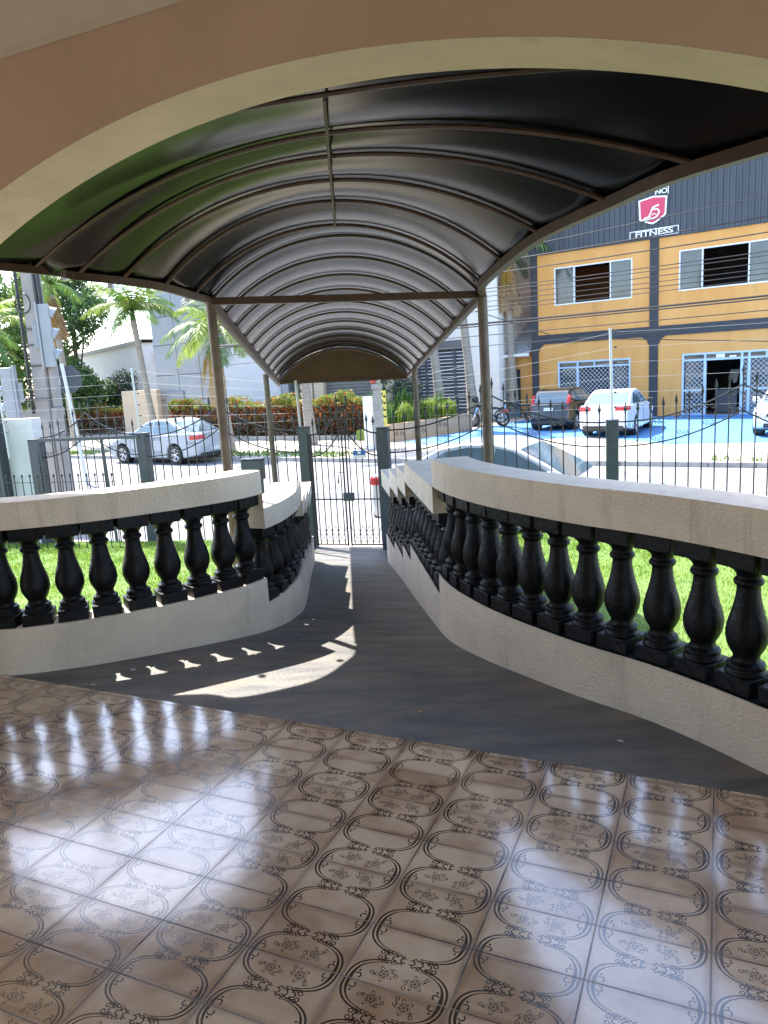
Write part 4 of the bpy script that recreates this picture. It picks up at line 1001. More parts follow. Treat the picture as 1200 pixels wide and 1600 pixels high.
# ================================================================ VEHICLES
def make_car(name, label, body_m, kind, loc, rz, plate_front=False):
    """x forward, z up, origin on the ground under the middle. kind: dict of side profile points"""
    k = kind; root = thing(name, label, 'car', loc, rz)
    W = k['w'] / 2
    def warp(x, y, z):                            # plan taper towards the bumpers, slight tumblehome
        L = k['len'] / 2; t = min(1, abs(x) / L)
        return (x, y * (1 - 0.16 * t ** 5 - (0.05 * max(0, z - .75))), z)
    def extr(poly, hw, name, m, inset=.07, bev=.03, nseg=1):
        mb = MB(); cx = sum(p[0] for p in poly) / len(poly); cz = sum(p[1] for p in poly) / len(poly)
        layers = [(-hw, .955), (-hw + inset, 1.0), (hw - inset, 1.0), (hw, .955)]
        vs = []; n = len(poly)
        for yy, s in layers:
            for x, z in poly: vs.append(warp(cx + (x - cx) * (1 - (1 - s) * .35), yy, cz + (z - cz) * s))
        fs = [tuple(range(n))[::-1], tuple(range(3 * n, 4 * n))]
        for a in range(3):
            for i in range(n): fs.append((a * n + i, a * n + (i + 1) % n, (a + 1) * n + (i + 1) % n, (a + 1) * n + i))
        mb.add(vs, fs); return mb.build(name, m, root, smooth=True, bevel=bev, seg=2, angle=38)
    # lower body with wheel arches
    xf, xr, wr = k['xf'], k['xr'], k['wr']; low = []
    def arch(xc): return [(xc + (wr + .05) * math.cos(a), .02 + wr + (wr + .05) * math.sin(a)) for a in np.linspace(-.42, PI + .42, 13)]
    bot = .2
    poly = [p for p in k['body']]                 # from front bottom over the top to rear bottom (front = +x)
    under = []
    ra = arch(xr)[::-1]; fa = arch(xf)[::-1]
    poly = poly + [(xr - wr - .06, bot)] + [p for p in ra if p[1] > bot] + [(xr + wr + .06, bot), (xf - wr - .06, bot)] + [p for p in fa if p[1] > bot] + [(xf + wr + .06, bot)]
    body = extr(poly, W, 'body', body_m)
    # cabin
    cab = k['cabin']; mb = MB(); hw0, hw1 = W - .06, W - .22
    n = len(cab); zlo = min(p[1] for p in cab); zhi = max(p[1] for p in cab)
    def hw(z): return hw0 + (hw1 - hw0) * (z - zlo) / (zhi - zlo)
    vs = []
    for s in (-1, 1): vs += [warp(x, s * hw(z), z) for x, z in cab]
    fs = [tuple(range(n))[::-1], tuple(range(n, 2 * n))] + [(i, (i + 1) % n, (i + 1) % n + n, i + n) for i in range(n)]
    mb.add(vs, fs); mb.build('cabin', body_m, root, smooth=True, bevel=.035, seg=3, angle=50)
    # side windows (proud by a few mm)
    for s in (-1, 1):
        for w_ in k['side_glass']:
            mb = MB(); v1 = []
            for x, z in w_:
                p = warp(x, s * (hw(z) + .006), z); v1.append(p)
            v0 = [(p[0], p[1] - s * .03, p[2]) for p in v1]; m_ = len(v1)
            mb.add(v1 + v0, [tuple(range(m_)), tuple(range(m_, 2 * m_))[::-1]] + [(i, (i + 1) % m_, (i + 1) % m_ + m_, i + m_) for i in range(m_)])
            mb.build('side_window', glass_car, root)
    for nm, line in (('windscreen', k['ws']), ('rear_window', k['rw'])):
        top, low_ = [], []
        for q, (x, z) in enumerate(line):
            xa, za = line[max(0, q - 1)]; xb, zb_ = line[min(len(line) - 1, q + 1)]
            nn = Vector((-(zb_ - za), 0, xb - xa)).normalized(); nn = -nn if nn.z < 0 else nn
            for lst, o_ in ((top, .012), (low_, -.03)):
                for s in (-1, 1): lst.append(Vector(warp(x, s * (hw(z) - .07), z)) + nn * o_)
        n_ = len(line); vs = top + low_; m_ = 2 * n_; fs = []
        for q in range(n_ - 1):
            a_ = 2 * q; fs += [(a_, a_ + 1, a_ + 3, a_ + 2), (m_ + a_, m_ + a_ + 2, m_ + a_ + 3, m_ + a_ + 1), (a_, a_ + 2, m_ + a_ + 2, m_ + a_), (a_ + 1, m_ + a_ + 1, m_ + a_ + 3, a_ + 3)]
        fs += [(0, m_, m_ + 1, 1), (m_ - 2, m_ - 1, 2 * m_ - 1, 2 * m_ - 2)]
        MB().add(vs, fs).build(nm, glass_car, root, smooth=True)
    # wheels
    for xc in (xf, xr):
        for s in (-1, 1):
            M = Matrix.Translation((xc, s * (W - .115), wr)) @ Matrix.Rotation(R(90) * -s, 4, 'X')
            t = MB(); t.lathe([(wr * .62, -.10), (wr * .93, -.10), (wr, -.07), (wr, .07), (wr * .94, .105), (wr * .66, .11), (wr * .62, .09)], 28, M)
            wh_ = t.build('wheel', tyre_m, root, smooth=True, angle=40)
            rm = MB(); rm.lathe([(wr * .66, .085), (wr * .66, .108), (wr * .60, .108), (wr * .57, .07)], 28, M, caps=False)
            rm.lathe([(.001, .10), (wr * .16, .098), (wr * .16, .05)], 12, M, caps=False)
            for q in range(5):
                for e in (-.12, .12):
                    a = q * 2 * PI / 5 + e
                    rm.tube([M @ Vector((wr * .10 * math.cos(a), wr * .10 * math.sin(a), .088)), M @ Vector((wr * .60 * math.cos(a + e * .6), wr * .60 * math.sin(a + e * .6), .09))], .017, 5)
            rm.build('rim', rim_m, wh_, smooth=True)
            MB().lathe([(.001, .055), (wr * .63, .055), (wr * .63, .05), (.001, .05)], 24, M).build('brake_shade', plastic_blk, wh_)
    def bx(nm, x0, x1, y0, y1, z0, z1, m, bev=.01):
        mb = MB(); mb.box(x0, x1, y0, y1, z0, z1); mb.v = [warp(*p) for p in mb.v]; return mb.build(nm, m, root, bevel=bev)
    L2 = k['len'] / 2
    # door seams and sill
    for s in (-1, 1):
        mb = MB()
        for x0, x1 in k['seams']: mb.tube([warp(x0, s * (W + .001), .32), warp(x0 * .5 + x1 * .5, s * (W + .002), .62), warp(x1, s * (W - .012), k['belt'] - .02)], .006, 4)
        mb.build('door_seam', plastic_blk, root)
        for x in k['handles']: bx('door_handle', x - .09, x + .09, s * (W - .03) - .02, s * (W - .0) + .02 * s, k['belt'] - .13, k['belt'] - .095, body_m)
        x0 = k['mirror']; mb = MB(); mb.box(x0 - .06, x0 + .06, s * (W - .04), s * (W + .16), k['belt'] + .01, k['belt'] + .15); mb.build('wing_mirror', k.get('mirror_m', body_m), root, bevel=.03, seg=3)
    for s in (-1, 1):
        if k['tail'] == 'tall': mb = MB(); mb.add([warp(x, s * y, z) for x, y, z in [(-L2 + .10, W - .20, .78), (-L2 + .07, W - .04, .78), (-L2 + .30, W - .05, 1.28), (-L2 + .34, W - .17, 1.28), (-L2 + .22, W - .20, .78), (-L2 + .26, W - .00, .78), (-L2 + .48, W - .09, 1.28), (-L2 + .46, W - .17, 1.28)]], [(0, 1, 2, 3), (4, 7, 6, 5), (0, 4, 5, 1), (1, 5, 6, 2), (2, 6, 7, 3), (3, 7, 4, 0)]); mb.build('tail_lamp', lamp_red, root, bevel=.01)
        else: bx('tail_lamp', -L2 - .0 + .02, -L2 + .34, min(s * (W - .42), s * (W + .012)), max(s * (W - .42), s * (W + .012)), k['tz'], k['tz'] + .15, lamp_red, .03)
        bx('headlamp', L2 - .36, L2 - .055, min(s * (W - .36), s * (W + .008)), max(s * (W - .36), s * (W + .008)), .60, .74, lamp_clr, .03)
    bx('number_plate', -L2 - .004, -L2 + .03, -.21, .21, k['pz'], k['pz'] + .12, plate_m, .004)
    if plate_front: bx('number_plate', L2 - .03, L2 + .006, -.21, .21, .42, .54, plate_m, .004)
    bx('rear_bumper_trim', -L2 - .003, -L2 + .22, -W + .12, W - .12, .24, .37, plastic_blk, .02)
    bx('grille', L2 - .12, L2 - .0, -W + .38, W - .38, .58, .68, plastic_blk, .02)
    bx('lower_grille', L2 - .12, L2 + .004, -W + .30, W - .30, .28, .40, plastic_blk, .02)
    bx('underbody', -L2 + .35, L2 - .35, -W + .16, W - .16, .17, .5, plastic_blk, .0)
    for s in (-1, 1):                                # dark inner arches
        for xc in (xf, xr):
            M = Matrix.Translation((xc, s * (W - .22), wr)) @ Matrix.Rotation(R(90) * -s, 4, 'X')
            MB().lathe([(.001, -.04), (wr + .045, -.04), (wr + .045, .06), (wr + .03, .06), (wr + .03, -.03), (.001, -.03)], 24, M).build('wheel_arch', plastic_blk, root)
    return root
SEDAN = dict(len=4.45, w=1.74, xf=1.36, xr=-1.22, wr=.315, belt=.93, tz=.80, pz=.42, tail='wide', mirror=.78,
    body=[(2.16, .28), (2.225, .45), (2.20, .64), (2.02, .74), (1.45, .87), (.95, .945), (-.2, .965), (-1.45, 1.0), (-1.95, 1.02), (-2.17, .98), (-2.20, .80), (-2.225, .56), (-2.17, .30)],
    cabin=[(1.10, .90), (.70, 1.14), (.22, 1.38), (-.12, 1.455), (-.60, 1.46), (-1.0, 1.39), (-1.45, 1.17), (-1.85, .98), (-1.2, .90)],
    side_glass=[[(.80, .985), (.52, 1.16), (.16, 1.335), (-.10, 1.385), (-.13, 1.0)], [(-.19, 1.0), (-.17, 1.39), (-.55, 1.395), (-.90, 1.335), (-1.20, 1.17), (-1.28, 1.03)]],
    ws=[(1.04, .937), (.70, 1.14), (.27, 1.357)], rw=[(-1.74, 1.032), (-1.45, 1.17), (-1.05, 1.366)], seams=[(.92, .90), (-.16, -.16), (-1.0, -1.15)], handles=[.05, -.95])
SEDAN2 = dict(SEDAN); SEDAN2.update(mirror_m=plastic_blk, pz=.40, tz=.84)
HATCH = dict(len=3.92, w=1.70, xf=1.22, xr=-1.24, wr=.30, belt=.95, tz=.80, pz=.72, tail='tall', mirror=.72,
    body=[(1.90, .28), (1.96, .45), (1.93, .66), (1.75, .78), (1.25, .90), (.90, .955), (-.2, .975), (-1.4, 1.0), (-1.72, 1.0), (-1.84, .93), (-1.90, .66), (-1.96, .48), (-1.90, .28)],
    cabin=[(1.05, .92), (.65, 1.17), (.20, 1.42), (-.10, 1.50), (-.70, 1.51), (-1.30, 1.46), (-1.46, 1.38), (-1.76, .97), (-1.2, .92)],
    side_glass=[[(.74, 1.0), (.48, 1.19), (.16, 1.37), (-.08, 1.42), (-.11, 1.01)], [(-.17, 1.01), (-.15, 1.425), (-.72, 1.43), (-.95, 1.41), (-1.0, 1.05)], [(-1.06, 1.07), (-1.02, 1.40), (-1.22, 1.37), (-1.34, 1.12)]],
    ws=[(.99, .957), (.65, 1.17), (.25, 1.392)], rw=[(-1.74, .997), (-1.60, 1.19), (-1.475, 1.36)], seams=[(.88, .88), (-.14, -.14), (-.95, -1.05)], handles=[.06, -.85])
white_car = mat('white_car_paint', (0.72, 0.73, 0.75), .25, coat=.6); silver_car = mat('silver_car_paint', (0.52, 0.54, 0.56), .28, metal=.35, coat=.5); black_car = mat('black_car_paint', (0.012, 0.013, 0.014), .18, coat=.8)
hd = lambda dx, dy: math.atan2(dy, dx)
sv = mat('pearl_car_paint', (0.34, 0.37, 0.40), .25, coat=.6)
make_car('parked_sedan', 'pale sedan parked by the far hedge on the left, seen from its side', sv, SEDAN, (-7.25, 25.75, ZS), hd(-.84, .54))
make_car('parked_sedan', 'silver sedan parked just outside the gate, only roof and windscreen above the wall', silver_car, SEDAN, (2.10, 11.66, ZS), hd(.89, -.455))
make_car('parked_sedan', 'white sedan parked nose in on the blue forecourt, rear towards the street', white_car, SEDAN2, (8.25, 25.9, ZW), hd(.50, .866))
make_car('parked_hatchback', 'black hatchback parked nose in left of the white sedan', black_car, HATCH, (7.25, 29.2, ZW), hd(.53, .85))
make_car('parked_hatchback', 'white hatchback parked nose out at the right edge of the forecourt', white_car, HATCH, (12.6, 22.75, ZW), hd(-.62, -.785), True)
def motorcycle(label, loc, rz):
    r_ = thing('motorcycle', label, 'motorcycle', loc, rz, 'motorcycles by the planter')
    for x in (-.62, .68):
        t = MB(); Mw = Matrix.Translation((x, 0, .30)) @ Matrix.Rotation(R(90), 4, 'X')
        t.lathe([(.24, -.05), (.30, -.04), (.305, 0), (.30, .04), (.24, .05), (.23, 0), (.24, -.05)], 24, Mw, caps=False); w_ = t.build('wheel', tyre_m, r_, smooth=True)
        s_ = MB(); s_.lathe([(.001, -.04), (.06, -.04), (.06, .04), (.001, .04)], 10, Mw)
        for q in range(8): a = q * PI / 4; s_.tube([(x, 0, .3), (x + .235 * math.cos(a), 0, .3 + .235 * math.sin(a))], .008, 4)
        s_.build('rim', rim_m, w_)
    b = MB(); b.tube([(.68, .08, .3), (.48, .06, .78), (.42, .05, .95)], .022, 6); b.tube([(.68, -.08, .3), (.48, -.06, .78), (.42, -.05, .95)], .022, 6); b.build('fork', chrome, r_)
    b = MB(); b.tube([(.40, -.36, 1.02), (.42, -.12, 1.0), (.42, .12, 1.0), (.40, .36, 1.02)], .014, 6); b.build('handlebar', plastic_blk, r_)
    b = MB(); b.lathe([(.001, 0), (.10, .02), (.15, .14), (.13, .24), (.001, .27)], 12, Matrix.Translation((.10, 0, .66)) @ Matrix.Scale(2.0, 4, (1, 0, 0))); b.build('fuel_tank', black_car, r_, smooth=True)
    b = MB(); b.box(-.66, -.08, -.13, .13, .70, .80); b.build('seat', plastic_blk, r_, bevel=.04, seg=3)
    b = MB(); b.box(-.18, .28, -.14, .14, .26, .60); b.build('engine', iron_col, r_, bevel=.05)
    b = MB(); b.tube([(-.62, .0, .3), (-.2, .0, .45), (.25, 0, .35), (.42, 0, .88)], .025, 6); b.tube([(-.62, .1, .30), (-.5, .11, .72), (-.2, .1, .72)], .018, 6); b.build('frame', plastic_blk, r_)
    b = MB(); b.tube([(.2, -.14, .3), (-.3, -.17, .28), (-.75, -.18, .38)], .035, 8); b.build('exhaust', chrome, r_)
    b = MB(); b.lathe([(.001, -.02), (.09, 0), (.10, .08), (.06, .12), (.001, .13)], 12, Matrix.Translation((.52, 0, .88)) @ Matrix.Rotation(R(-90), 4, 'Y')); b.build('headlamp', plastic_blk, r_, smooth=True)
    b = MB(); b.box(-.86, -.58, -.10, .10, .58, .66); b.build('tail_lamp', lamp_red, r_, bevel=.02)
    for s in (-1, 1):
        b = MB(); b.tube([(.40, s * .28, 1.02), (.36, s * .33, 1.17)], .007, 5); b.box(.33, .36, s * .33 - .06, s * .33 + .06, 1.14, 1.23); b.build('mirror', plastic_blk, r_)
    return r_
motorcycle('black motorcycle with helmet hung on it, left of the right canopy post', (4.55, 31.2, ZW), R(150))
motorcycle('black motorcycle right of the canopy post by the timber gate', (5.95, 32.4, ZW), R(160))
hb = MB(); hb.lathe([(.001, 0), (.11, .01), (.14, .09), (.13, .18), (.08, .25), (.001, .27)], 16, Matrix.Translation((4.05, 31.35, ZW + 1.0)))
hel = hb.build('helmet', black_car, None, smooth=True); tag(hel, 'shiny black helmet resting on the motorcycle handlebar', 'helmet')

# ================================================================ PLANTS
def leaves(name, centers, size, m, parent=None, mi=None, asp=0.45, droop=0.0, normals=None):
    """many small pointed leaf faces (rhombi) at the given centres"""
    c = np.asarray(centers, float); n = len(c)
    d = RNG.normal(size=(n, 3)); d[:, 2] += droop if droop else 0.25; d /= np.linalg.norm(d, axis=1)[:, None]
    e = np.cross(d, RNG.normal(size=(n, 3))); e /= np.linalg.norm(e, axis=1)[:, None]
    s = size * RNG.uniform(0.6, 1.3, n)[:, None]
    V = np.stack([c - d * s * .5, c + e * s * asp * .5, c + d * s * .5, c - e * s * asp * .5], 1).reshape(-1, 3)
    F = np.arange(n)[:, None] * 4 + np.array([[0, 1, 2, 3]])
    return np_mesh(name, V, F, m, parent, mi)
def blob_points(n, blobs):
    """points near the shells of random ellipsoid clumps -> uneven crown with gaps"""
    out = []; wts = np.array([b[3] * b[4] * b[5] for b in blobs]) ** (2 / 3); wts /= wts.sum()
    for (x, y, z, rx, ry, rz), wv in zip(blobs, wts):
        k = int(n * wv) + 1; p = RNG.normal(size=(k, 3)); p /= np.linalg.norm(p, axis=1)[:, None]
        p *= (RNG.uniform(.25, 1.0, k) ** .5)[:, None]
        out.append(p * [rx, ry, rz] + [x, y, z])
    return np.concatenate(out)
def tree(name, label, loc, h, rad, crown_z, mats, nleaf=9000, leaf=.22, nb=26, group=None, squash=.9, trunk_r=.18):
    t = thing(name, label, 'tree', loc, 0, group)
    tk = MB(); tk.tube([(0, 0, 0), (.05, .03, h * .25), (-.06, .05, h * .5), (.05, 0, h * .8)], [trunk_r, trunk_r * .8, trunk_r * .6, trunk_r * .3], 10)
    blobs = []
    for k in range(nb):
        a = random.uniform(0, 2 * PI); q = math.sqrt(random.random()) * rad * .8; z = crown_z + (h - crown_z) * random.random()
        q *= math.sin(PI * min(.93, max(.18, (z - crown_z) / (h - crown_z) * .8 + .15)))
        b = rad * random.uniform(.22, .42); blobs.append((q * math.cos(a), q * math.sin(a), z, b, b, b * squash))
        if k % 3 == 0: tk.tube([(0, 0, h * random.uniform(.25, .5)), (q * .5 * math.cos(a), q * .5 * math.sin(a), z * .75), (q * math.cos(a), q * math.sin(a), z)], [trunk_r * .4, trunk_r * .25, trunk_r * .08], 6)
    tk.build('trunk', bark, t, smooth=True)
    pts = blob_points(nleaf, blobs); mi = (RNG.random(len(pts)) < .4).astype(int)
    leaves('crown', pts, leaf, mats, t, mi)
    return t
ym = [leaf_a, leaf_b]
G = lambda x, y: (x, y, ZW)
tree('broadleaf_tree', 'big bushy green tree behind the stop sign and traffic light', G(-16.5, 42.5), 9.6, 3.2, 1.4, [leaf_a, leaf_c], 14000, .26, 34)
tree('broadleaf_tree', 'bright green tree showing left of the utility pole', G(-21.0, 42.0), 9.4, 3.6, 2.4, [leaf_a, leaf_b], 12000, .30, 30)
tree('broadleaf_tree', 'lime green tree top between utility pole and big bushy tree', G(-19.6, 45.0), 9.0, 2.2, 3.4, [leaf_b, leaf_a], 8000, .28, 22)
def shrub(name, label, loc, h, rx, ry, mats, n, leaf, frac=.4, group=None, cat='shrub'):
    t = thing(name, label, cat, loc, 0, group)
    blobs = [(random.uniform(-rx, rx) * .6, random.uniform(-ry, ry) * .6, h * random.uniform(.25, .8), rx * random.uniform(.3, .55), ry * random.uniform(.3, .55), h * random.uniform(.15, .3)) for _ in range(14)]
    tk = MB()
    for b in blobs[:7]: tk.tube([(b[0] * .2, b[1] * .2, 0), (b[0] * .6, b[1] * .6, b[2] * .6), b[:3]], [.05, .035, .015], 5)
    tk.build('stem', bark, t)
    p = blob_points(n, blobs); leaves('foliage', p, leaf, mats, t, (RNG.random(len(p)) < frac).astype(int)); return t
shrub('shrub', 'dark blue green upright shrub in front of the white house', G(-15.0, 44.6), 3.7, 1.0, 1.0, [leaf_blue, leaf_c], 6000, .15)
shrub('shrub', 'dark low shrub mass under the big bushy tree', G(-17.4, 45.2), 2.8, 1.7, 1.0, [leaf_c, leaf_blue], 6000, .16)
shrub('shrub', 'dark blue leaved shrub beside the planter, right of the striped pole', G(1.1, 30.3), 2.6, 1.1, .9, [leaf_blue, leaf_c], 5000, .14)
def hedge(label, p0, p1, h, depth, top, low, n, leaf=.17, soft=.22):
    p0, p1 = Vector(p0), Vector(p1); U = (p1 - p0); L = U.length; a = math.atan2(U.y, U.x)
    t = thing('croton_hedge', label, 'hedge', (p0.x, p0.y, ZW), a)
    x = RNG.uniform(0, L, n); y = RNG.uniform(0, depth, n); z = h * RNG.uniform(.06, 1.0, n) ** .8
    z = z * (1 + .10 * np.sin(x * 2.3) + .06 * np.sin(x * 7.1)); y += .10 * np.sin(x * 5 + z * 4)
    # push towards the outside so the inside stays open and dark
    face_ = RNG.random(n); y = np.where(face_ < .55, RNG.uniform(-.05, soft, n) + .08 * np.sin(x * 6), y)
    rel = z / h; u = RNG.random(n)
    mi = np.where(rel > .82, np.where(u < .75, 1, 2), np.where(rel > .55, np.where(u < .42, 2, np.where(u < .62, 0, 3)), np.where(u < .5, 3, np.where(u < .85, 0, 2))))
    mi = np.where((rel < .5) & (mi == 2) & (RNG.random(n) < .75), 3, mi)
    leaves('foliage', np.stack([x, y, z], 1), leaf, [leaf_c, leaf_b, leaf_o, leaf_r], t, mi, droop=.9, asp=.34)
    st_ = MB(); xx = .1
    while xx < L: st_.tube([(xx, depth * .5, 0), (xx + random.uniform(-.1, .1), depth * random.uniform(.3, .6), h * .8)], [.02, .008], 4); xx += .16
    st_.build('stem', bark, t)
    return t
hedge('long croton hedge, orange tips over maroon leaves, in front of the panelled building', (-9.3, 33.6, 0), (-.35, 28.5, 0), 1.62, .9, leaf_b, leaf_r, 26000)
hedge('short flowering croton hedge on the far left behind the vehicle gate', (-18.6, 42.9, 0), (-13.1, 40.2, 0), 1.45, .9, leaf_b, leaf_r, 9000)
hb_ = structure(MB().box(-.2, 10.6, -.12, 1.2, -.1, .16, Matrix.Translation((-9.45, 33.6, ZW)) @ Matrix.Rotation(math.atan2(-5.1, 8.95), 4, 'Z')).build('hedge_bed_kerb', kerb_m, bevel=.02))
# palms
def palm(label, base, top, nf, fl, mats_, trunk_r=.14, dry=0, fruit=0, seed=0, lean=0, arch=1.0):
    rnd = random.Random(seed); t = thing('palm_tree', label, 'palm', base)
    T = Vector(top) - Vector(base)
    path = [T * s + Vector((0, 0, 0)) + Vector((math.sin(s * 3) * lean, 0, 0)) for s in np.linspace(0, 1, 9)]
    tk = MB(); tk.tube(path, [trunk_r * (1.35 - .5 * min(1, s * 3) if s < .33 else .85) for s in np.linspace(0, 1, 9)], 14); tk.build('trunk', palm_bark, t, smooth=True)
    hd_ = path[-1]
    cs_ = MB(); cs_.tube([hd_, hd_ + Vector((0, 0, .55))], [trunk_r * .85, trunk_r * .45], 12); cs_.build('crownshaft', leaf_a, t, smooth=True)
    for f in range(nf):
        az = f * 2.399 + rnd.uniform(-.2, .2); el = rnd.uniform(-.15, 1.25) if f < nf - dry else rnd.uniform(-1.3, -.9)
        L = fl * rnd.uniform(.85, 1.1); isdry = f >= nf - dry
        p = hd_ + Vector((0, 0, .5 if not isdry else .1)); d = Vector((math.cos(az) * math.cos(el), math.sin(az) * math.cos(el), math.sin(el))); pts = [p.copy()]; K = 14
        for k in range(K):
            d = (d + Vector((0, 0, -.115 * arch if not isdry else -.25))).normalized(); p = p + d * (L / K); pts.append(p.copy())
        V, F = [], []; tw = rnd.uniform(-.4, .4)
        for k in range(1, K + 1):
            for sub in (0, .33, .66):
                q = pts[k - 1].lerp(pts[k], sub); tg = (pts[k] - pts[k - 1]).normalized(); sd = tg.cross(Vector((0, 0, 1)))
                if sd.length < .05: sd = Vector((1, 0, 0))
                sd.normalize(); upv = sd.cross(tg)
                ll = fl * .30 * math.sin(PI * (.12 + .83 * (k - 1 + sub) / K)) * rnd.uniform(.8, 1.15)
                for s in (-1, 1):
                    dd = (sd * s * .75 + tg * .55 + upv * rnd.uniform(-.1, .35) + Vector((0, 0, -.55))).normalized()
                    tip = q + dd * ll + Vector((0, 0, -.15 * ll)); mid = q + dd * ll * .5; wv = tg * .022 * (1 + fl * .12)
                    o = len(V); V += [q - wv * .6, q + wv * .6, mid + wv, tip, mid - wv]; F += [(o, o + 1, o + 2), (o, o + 2, o + 4), (o + 4, o + 2, o + 3)]
        mb = MB(); mb.add(V, F); mb.tube(pts, [.022 * (1 - .8 * k / K) + .004 for k in range(K + 1)], 5)
        mb.build('frond', frond_dry if isdry else mats_[f % len(mats_)], t, fix=False)
    for f in range(fruit):
        az = rnd.uniform(0, 6.28) if fruit > 1 else -1.9; mb = MB(); o0 = hd_ + Vector((math.cos(az) * .15, math.sin(az) * .15, 0))
        for k in range(46):
            e = Vector((math.cos(az) * .35 + rnd.gauss(0, .20), math.sin(az) * .35 + rnd.gauss(0, .20), -rnd.uniform(.7, 1.75)))
            mb.tube([o0, o0 + e * .45 + Vector((math.cos(az), math.sin(az), .3)) * .22, o0 + e], .012, 3, caps=False)
        mb.build('fruit_cluster', fruit_m, t, fix=False)
    return t
palm('slim ringed palm with feathery crown in front of the white house', G(-10.0, 33.8), (-10.45, 33.8, 4.4), 17, 2.4, [leaf_b, leaf_a], .15, 0, 0, 3)
palm('palm behind the left canopy post with orange fruit strands', G(-5.3, 26.6), (-5.45, 26.6, 3.0), 18, 2.3, [leaf_a, leaf_b], .15, 1, 1, 5)
palm('ringed palm trunk rising beside the gate, its crown above the canopy', G(-2.5, 27.6), (-2.95, 27.6, 8.2), 14, 2.4, [leaf_a, leaf_b], .17, 1, 0, 9)
palm('leaning grey palm trunk in the planter, left one', G(2.65, 31.2), (1.9, 31.2, 6.6), 13, 2.3, [leaf_a, leaf_b], .20, 2, 0, 11, .08)
palm('leaning grey palm trunk in the planter nearest the motorcycles', G(4.05, 31.9), (3.35, 31.9, 6.8), 13, 2.3, [leaf_a, leaf_b], .20, 4, 0, 13, .08)
palm('palm with long dry hanging fronds beside the gym corner', G(6.35, 35.2), (6.2, 35.2, 6.3), 22, 2.5, [leaf_b, leaf_a], .2, 11, 1, 17)
palm('palm with brown dead fronds hanging behind the traffic light', G(-13.7, 34.0), (-13.95, 34.0, 5.7), 17, 2.2, [leaf_b, leaf_a], .16, 9, 1, 21)
palm('palm with drooping tips and orange fruit left of the utility pole', G(-14.9, 29.5), (-15.0, 29.5, 3.5), 14, 2.1, [leaf_b, leaf_a], .16, 1, 1, 25)
# planter with strap leaved plants
pl_ = thing('planter_bed', 'low tan walled planter running back beside the blue forecourt', 'planter')
pA, pB = Vector((.35, 26.75, 0)), Vector((3.75, 30.15, 0)); pU = (pB - pA).normalized(); pN = Vector((-pU.y, pU.x, 0))
M = Matrix.Translation((pA.x, pA.y, ZW)) @ Matrix.Rotation(math.atan2(pU.y, pU.x), 4, 'Z'); Lp = (pB - pA).length
mb = MB(); mb.box(0, Lp, 0, .18, -.05, .62, M); mb.box(0, .18, .18, 1.3, -.05, .40, M); mb.build('wall', mat('tan_planter_render', (.46, .30, .18), .9, var=.12, vscale=2), pl_, bevel=.015)
MB().box(.18, Lp, .18, 1.9, -.05, .38, M).build('earth', soil, pl_)
for i, (sx, sy, hh, n, mm) in enumerate(((.5, .6, 1.0, 170, leaf_a), (1.0, 1.5, 1.5, 190, leaf_a), (1.5, .6, .95, 170, leaf_b), (2.2, 1.3, 1.45, 190, leaf_a), (2.7, .6, 1.0, 180, leaf_b), (3.4, 1.1, 1.05, 170, leaf_b), (3.9, .55, .9, 160, leaf_b), (4.4, 1.3, 1.1, 160, leaf_a))):
    p = M @ Vector((sx, sy, .5)); V, F = [], []
    for k in range(n):
        a = random.uniform(0, 2 * PI); r0 = random.uniform(0, .42); q = Vector((r0 * math.cos(a * 3), r0 * math.sin(a * 3), 0)); h_ = hh * random.uniform(.6, 1.05); ln = random.uniform(.15, .6) * hh * .6
        d = Vector((math.cos(a), math.sin(a), 0)); s_ = Vector((-d.y, d.x, 0)) * .022
        m1 = q + d * ln * .35 + Vector((0, 0, h_ * .7)); tp = q + d * ln + Vector((0, 0, h_ * random.uniform(.7, 1.0))); o = len(V)
        V += [q - s_, q + s_, m1 + s_ * .9, tp, m1 - s_ * .9]; F += [(o, o + 1, o + 2), (o, o + 2, o + 4), (o + 4, o + 2, o + 3)]
    mb = MB(); mb.add(V, F); o = mb.build('strap_leaf_plant', mm, None, fix=False); o.location = p
    tag(o, 'green strap leaved plant growing in the tan planter', 'plant', 'strap leaved plants in the planter')

# ================================================================ POLES, SIGNS, CABLES
conc = mat('pole_concrete', (.27, .255, .24), .9, var=.15, vscale=3, bump=.3, bscale=30)
up = thing('utility_pole', 'tapered concrete utility pole at the left with steel straps and cable loop', 'utility pole', (-6.12, 14.0, ZS), R(-20))
tp = Vector((-.02, 0, 8.6)); 
def frust(mb, z0, z1, w0, w1, d0, d1, sx=0.0):
    f = lambda z: z / 8.6 * sx
    mb.add([(f(z0) - w0, -d0, z0), (f(z0) + w0, -d0, z0), (f(z0) + w0, d0, z0), (f(z0) - w0, d0, z0), (f(z1) - w1, -d1, z1), (f(z1) + w1, -d1, z1), (f(z1) + w1, d1, z1), (f(z1) - w1, d1, z1)],
           [(0, 3, 2, 1), (4, 5, 6, 7), (0, 1, 5, 4), (1, 2, 6, 5), (2, 3, 7, 6), (3, 0, 4, 7)])
mb = MB(); frust(mb, -.2, 8.6, .185, .085, .14, .09, .12); mb.build('shaft', conc, up, bevel=.02)
mb = MB(); mb.box(.195, .33, -.10, .12, -.2, 2.30); mb.box(.215, .32, -.06, .10, 2.30, 3.3); mb.build('side_web', conc, up, bevel=.02)
for z in (2.45, 3.05, 3.42, 3.7):
    w_ = .185 - .10 * z / 8.6 + .006; o_ = z / 8.6 * .12; MB().box(-w_ + o_, w_ + o_, -.15, .15, z, z + .018).build('strap', iron, up)
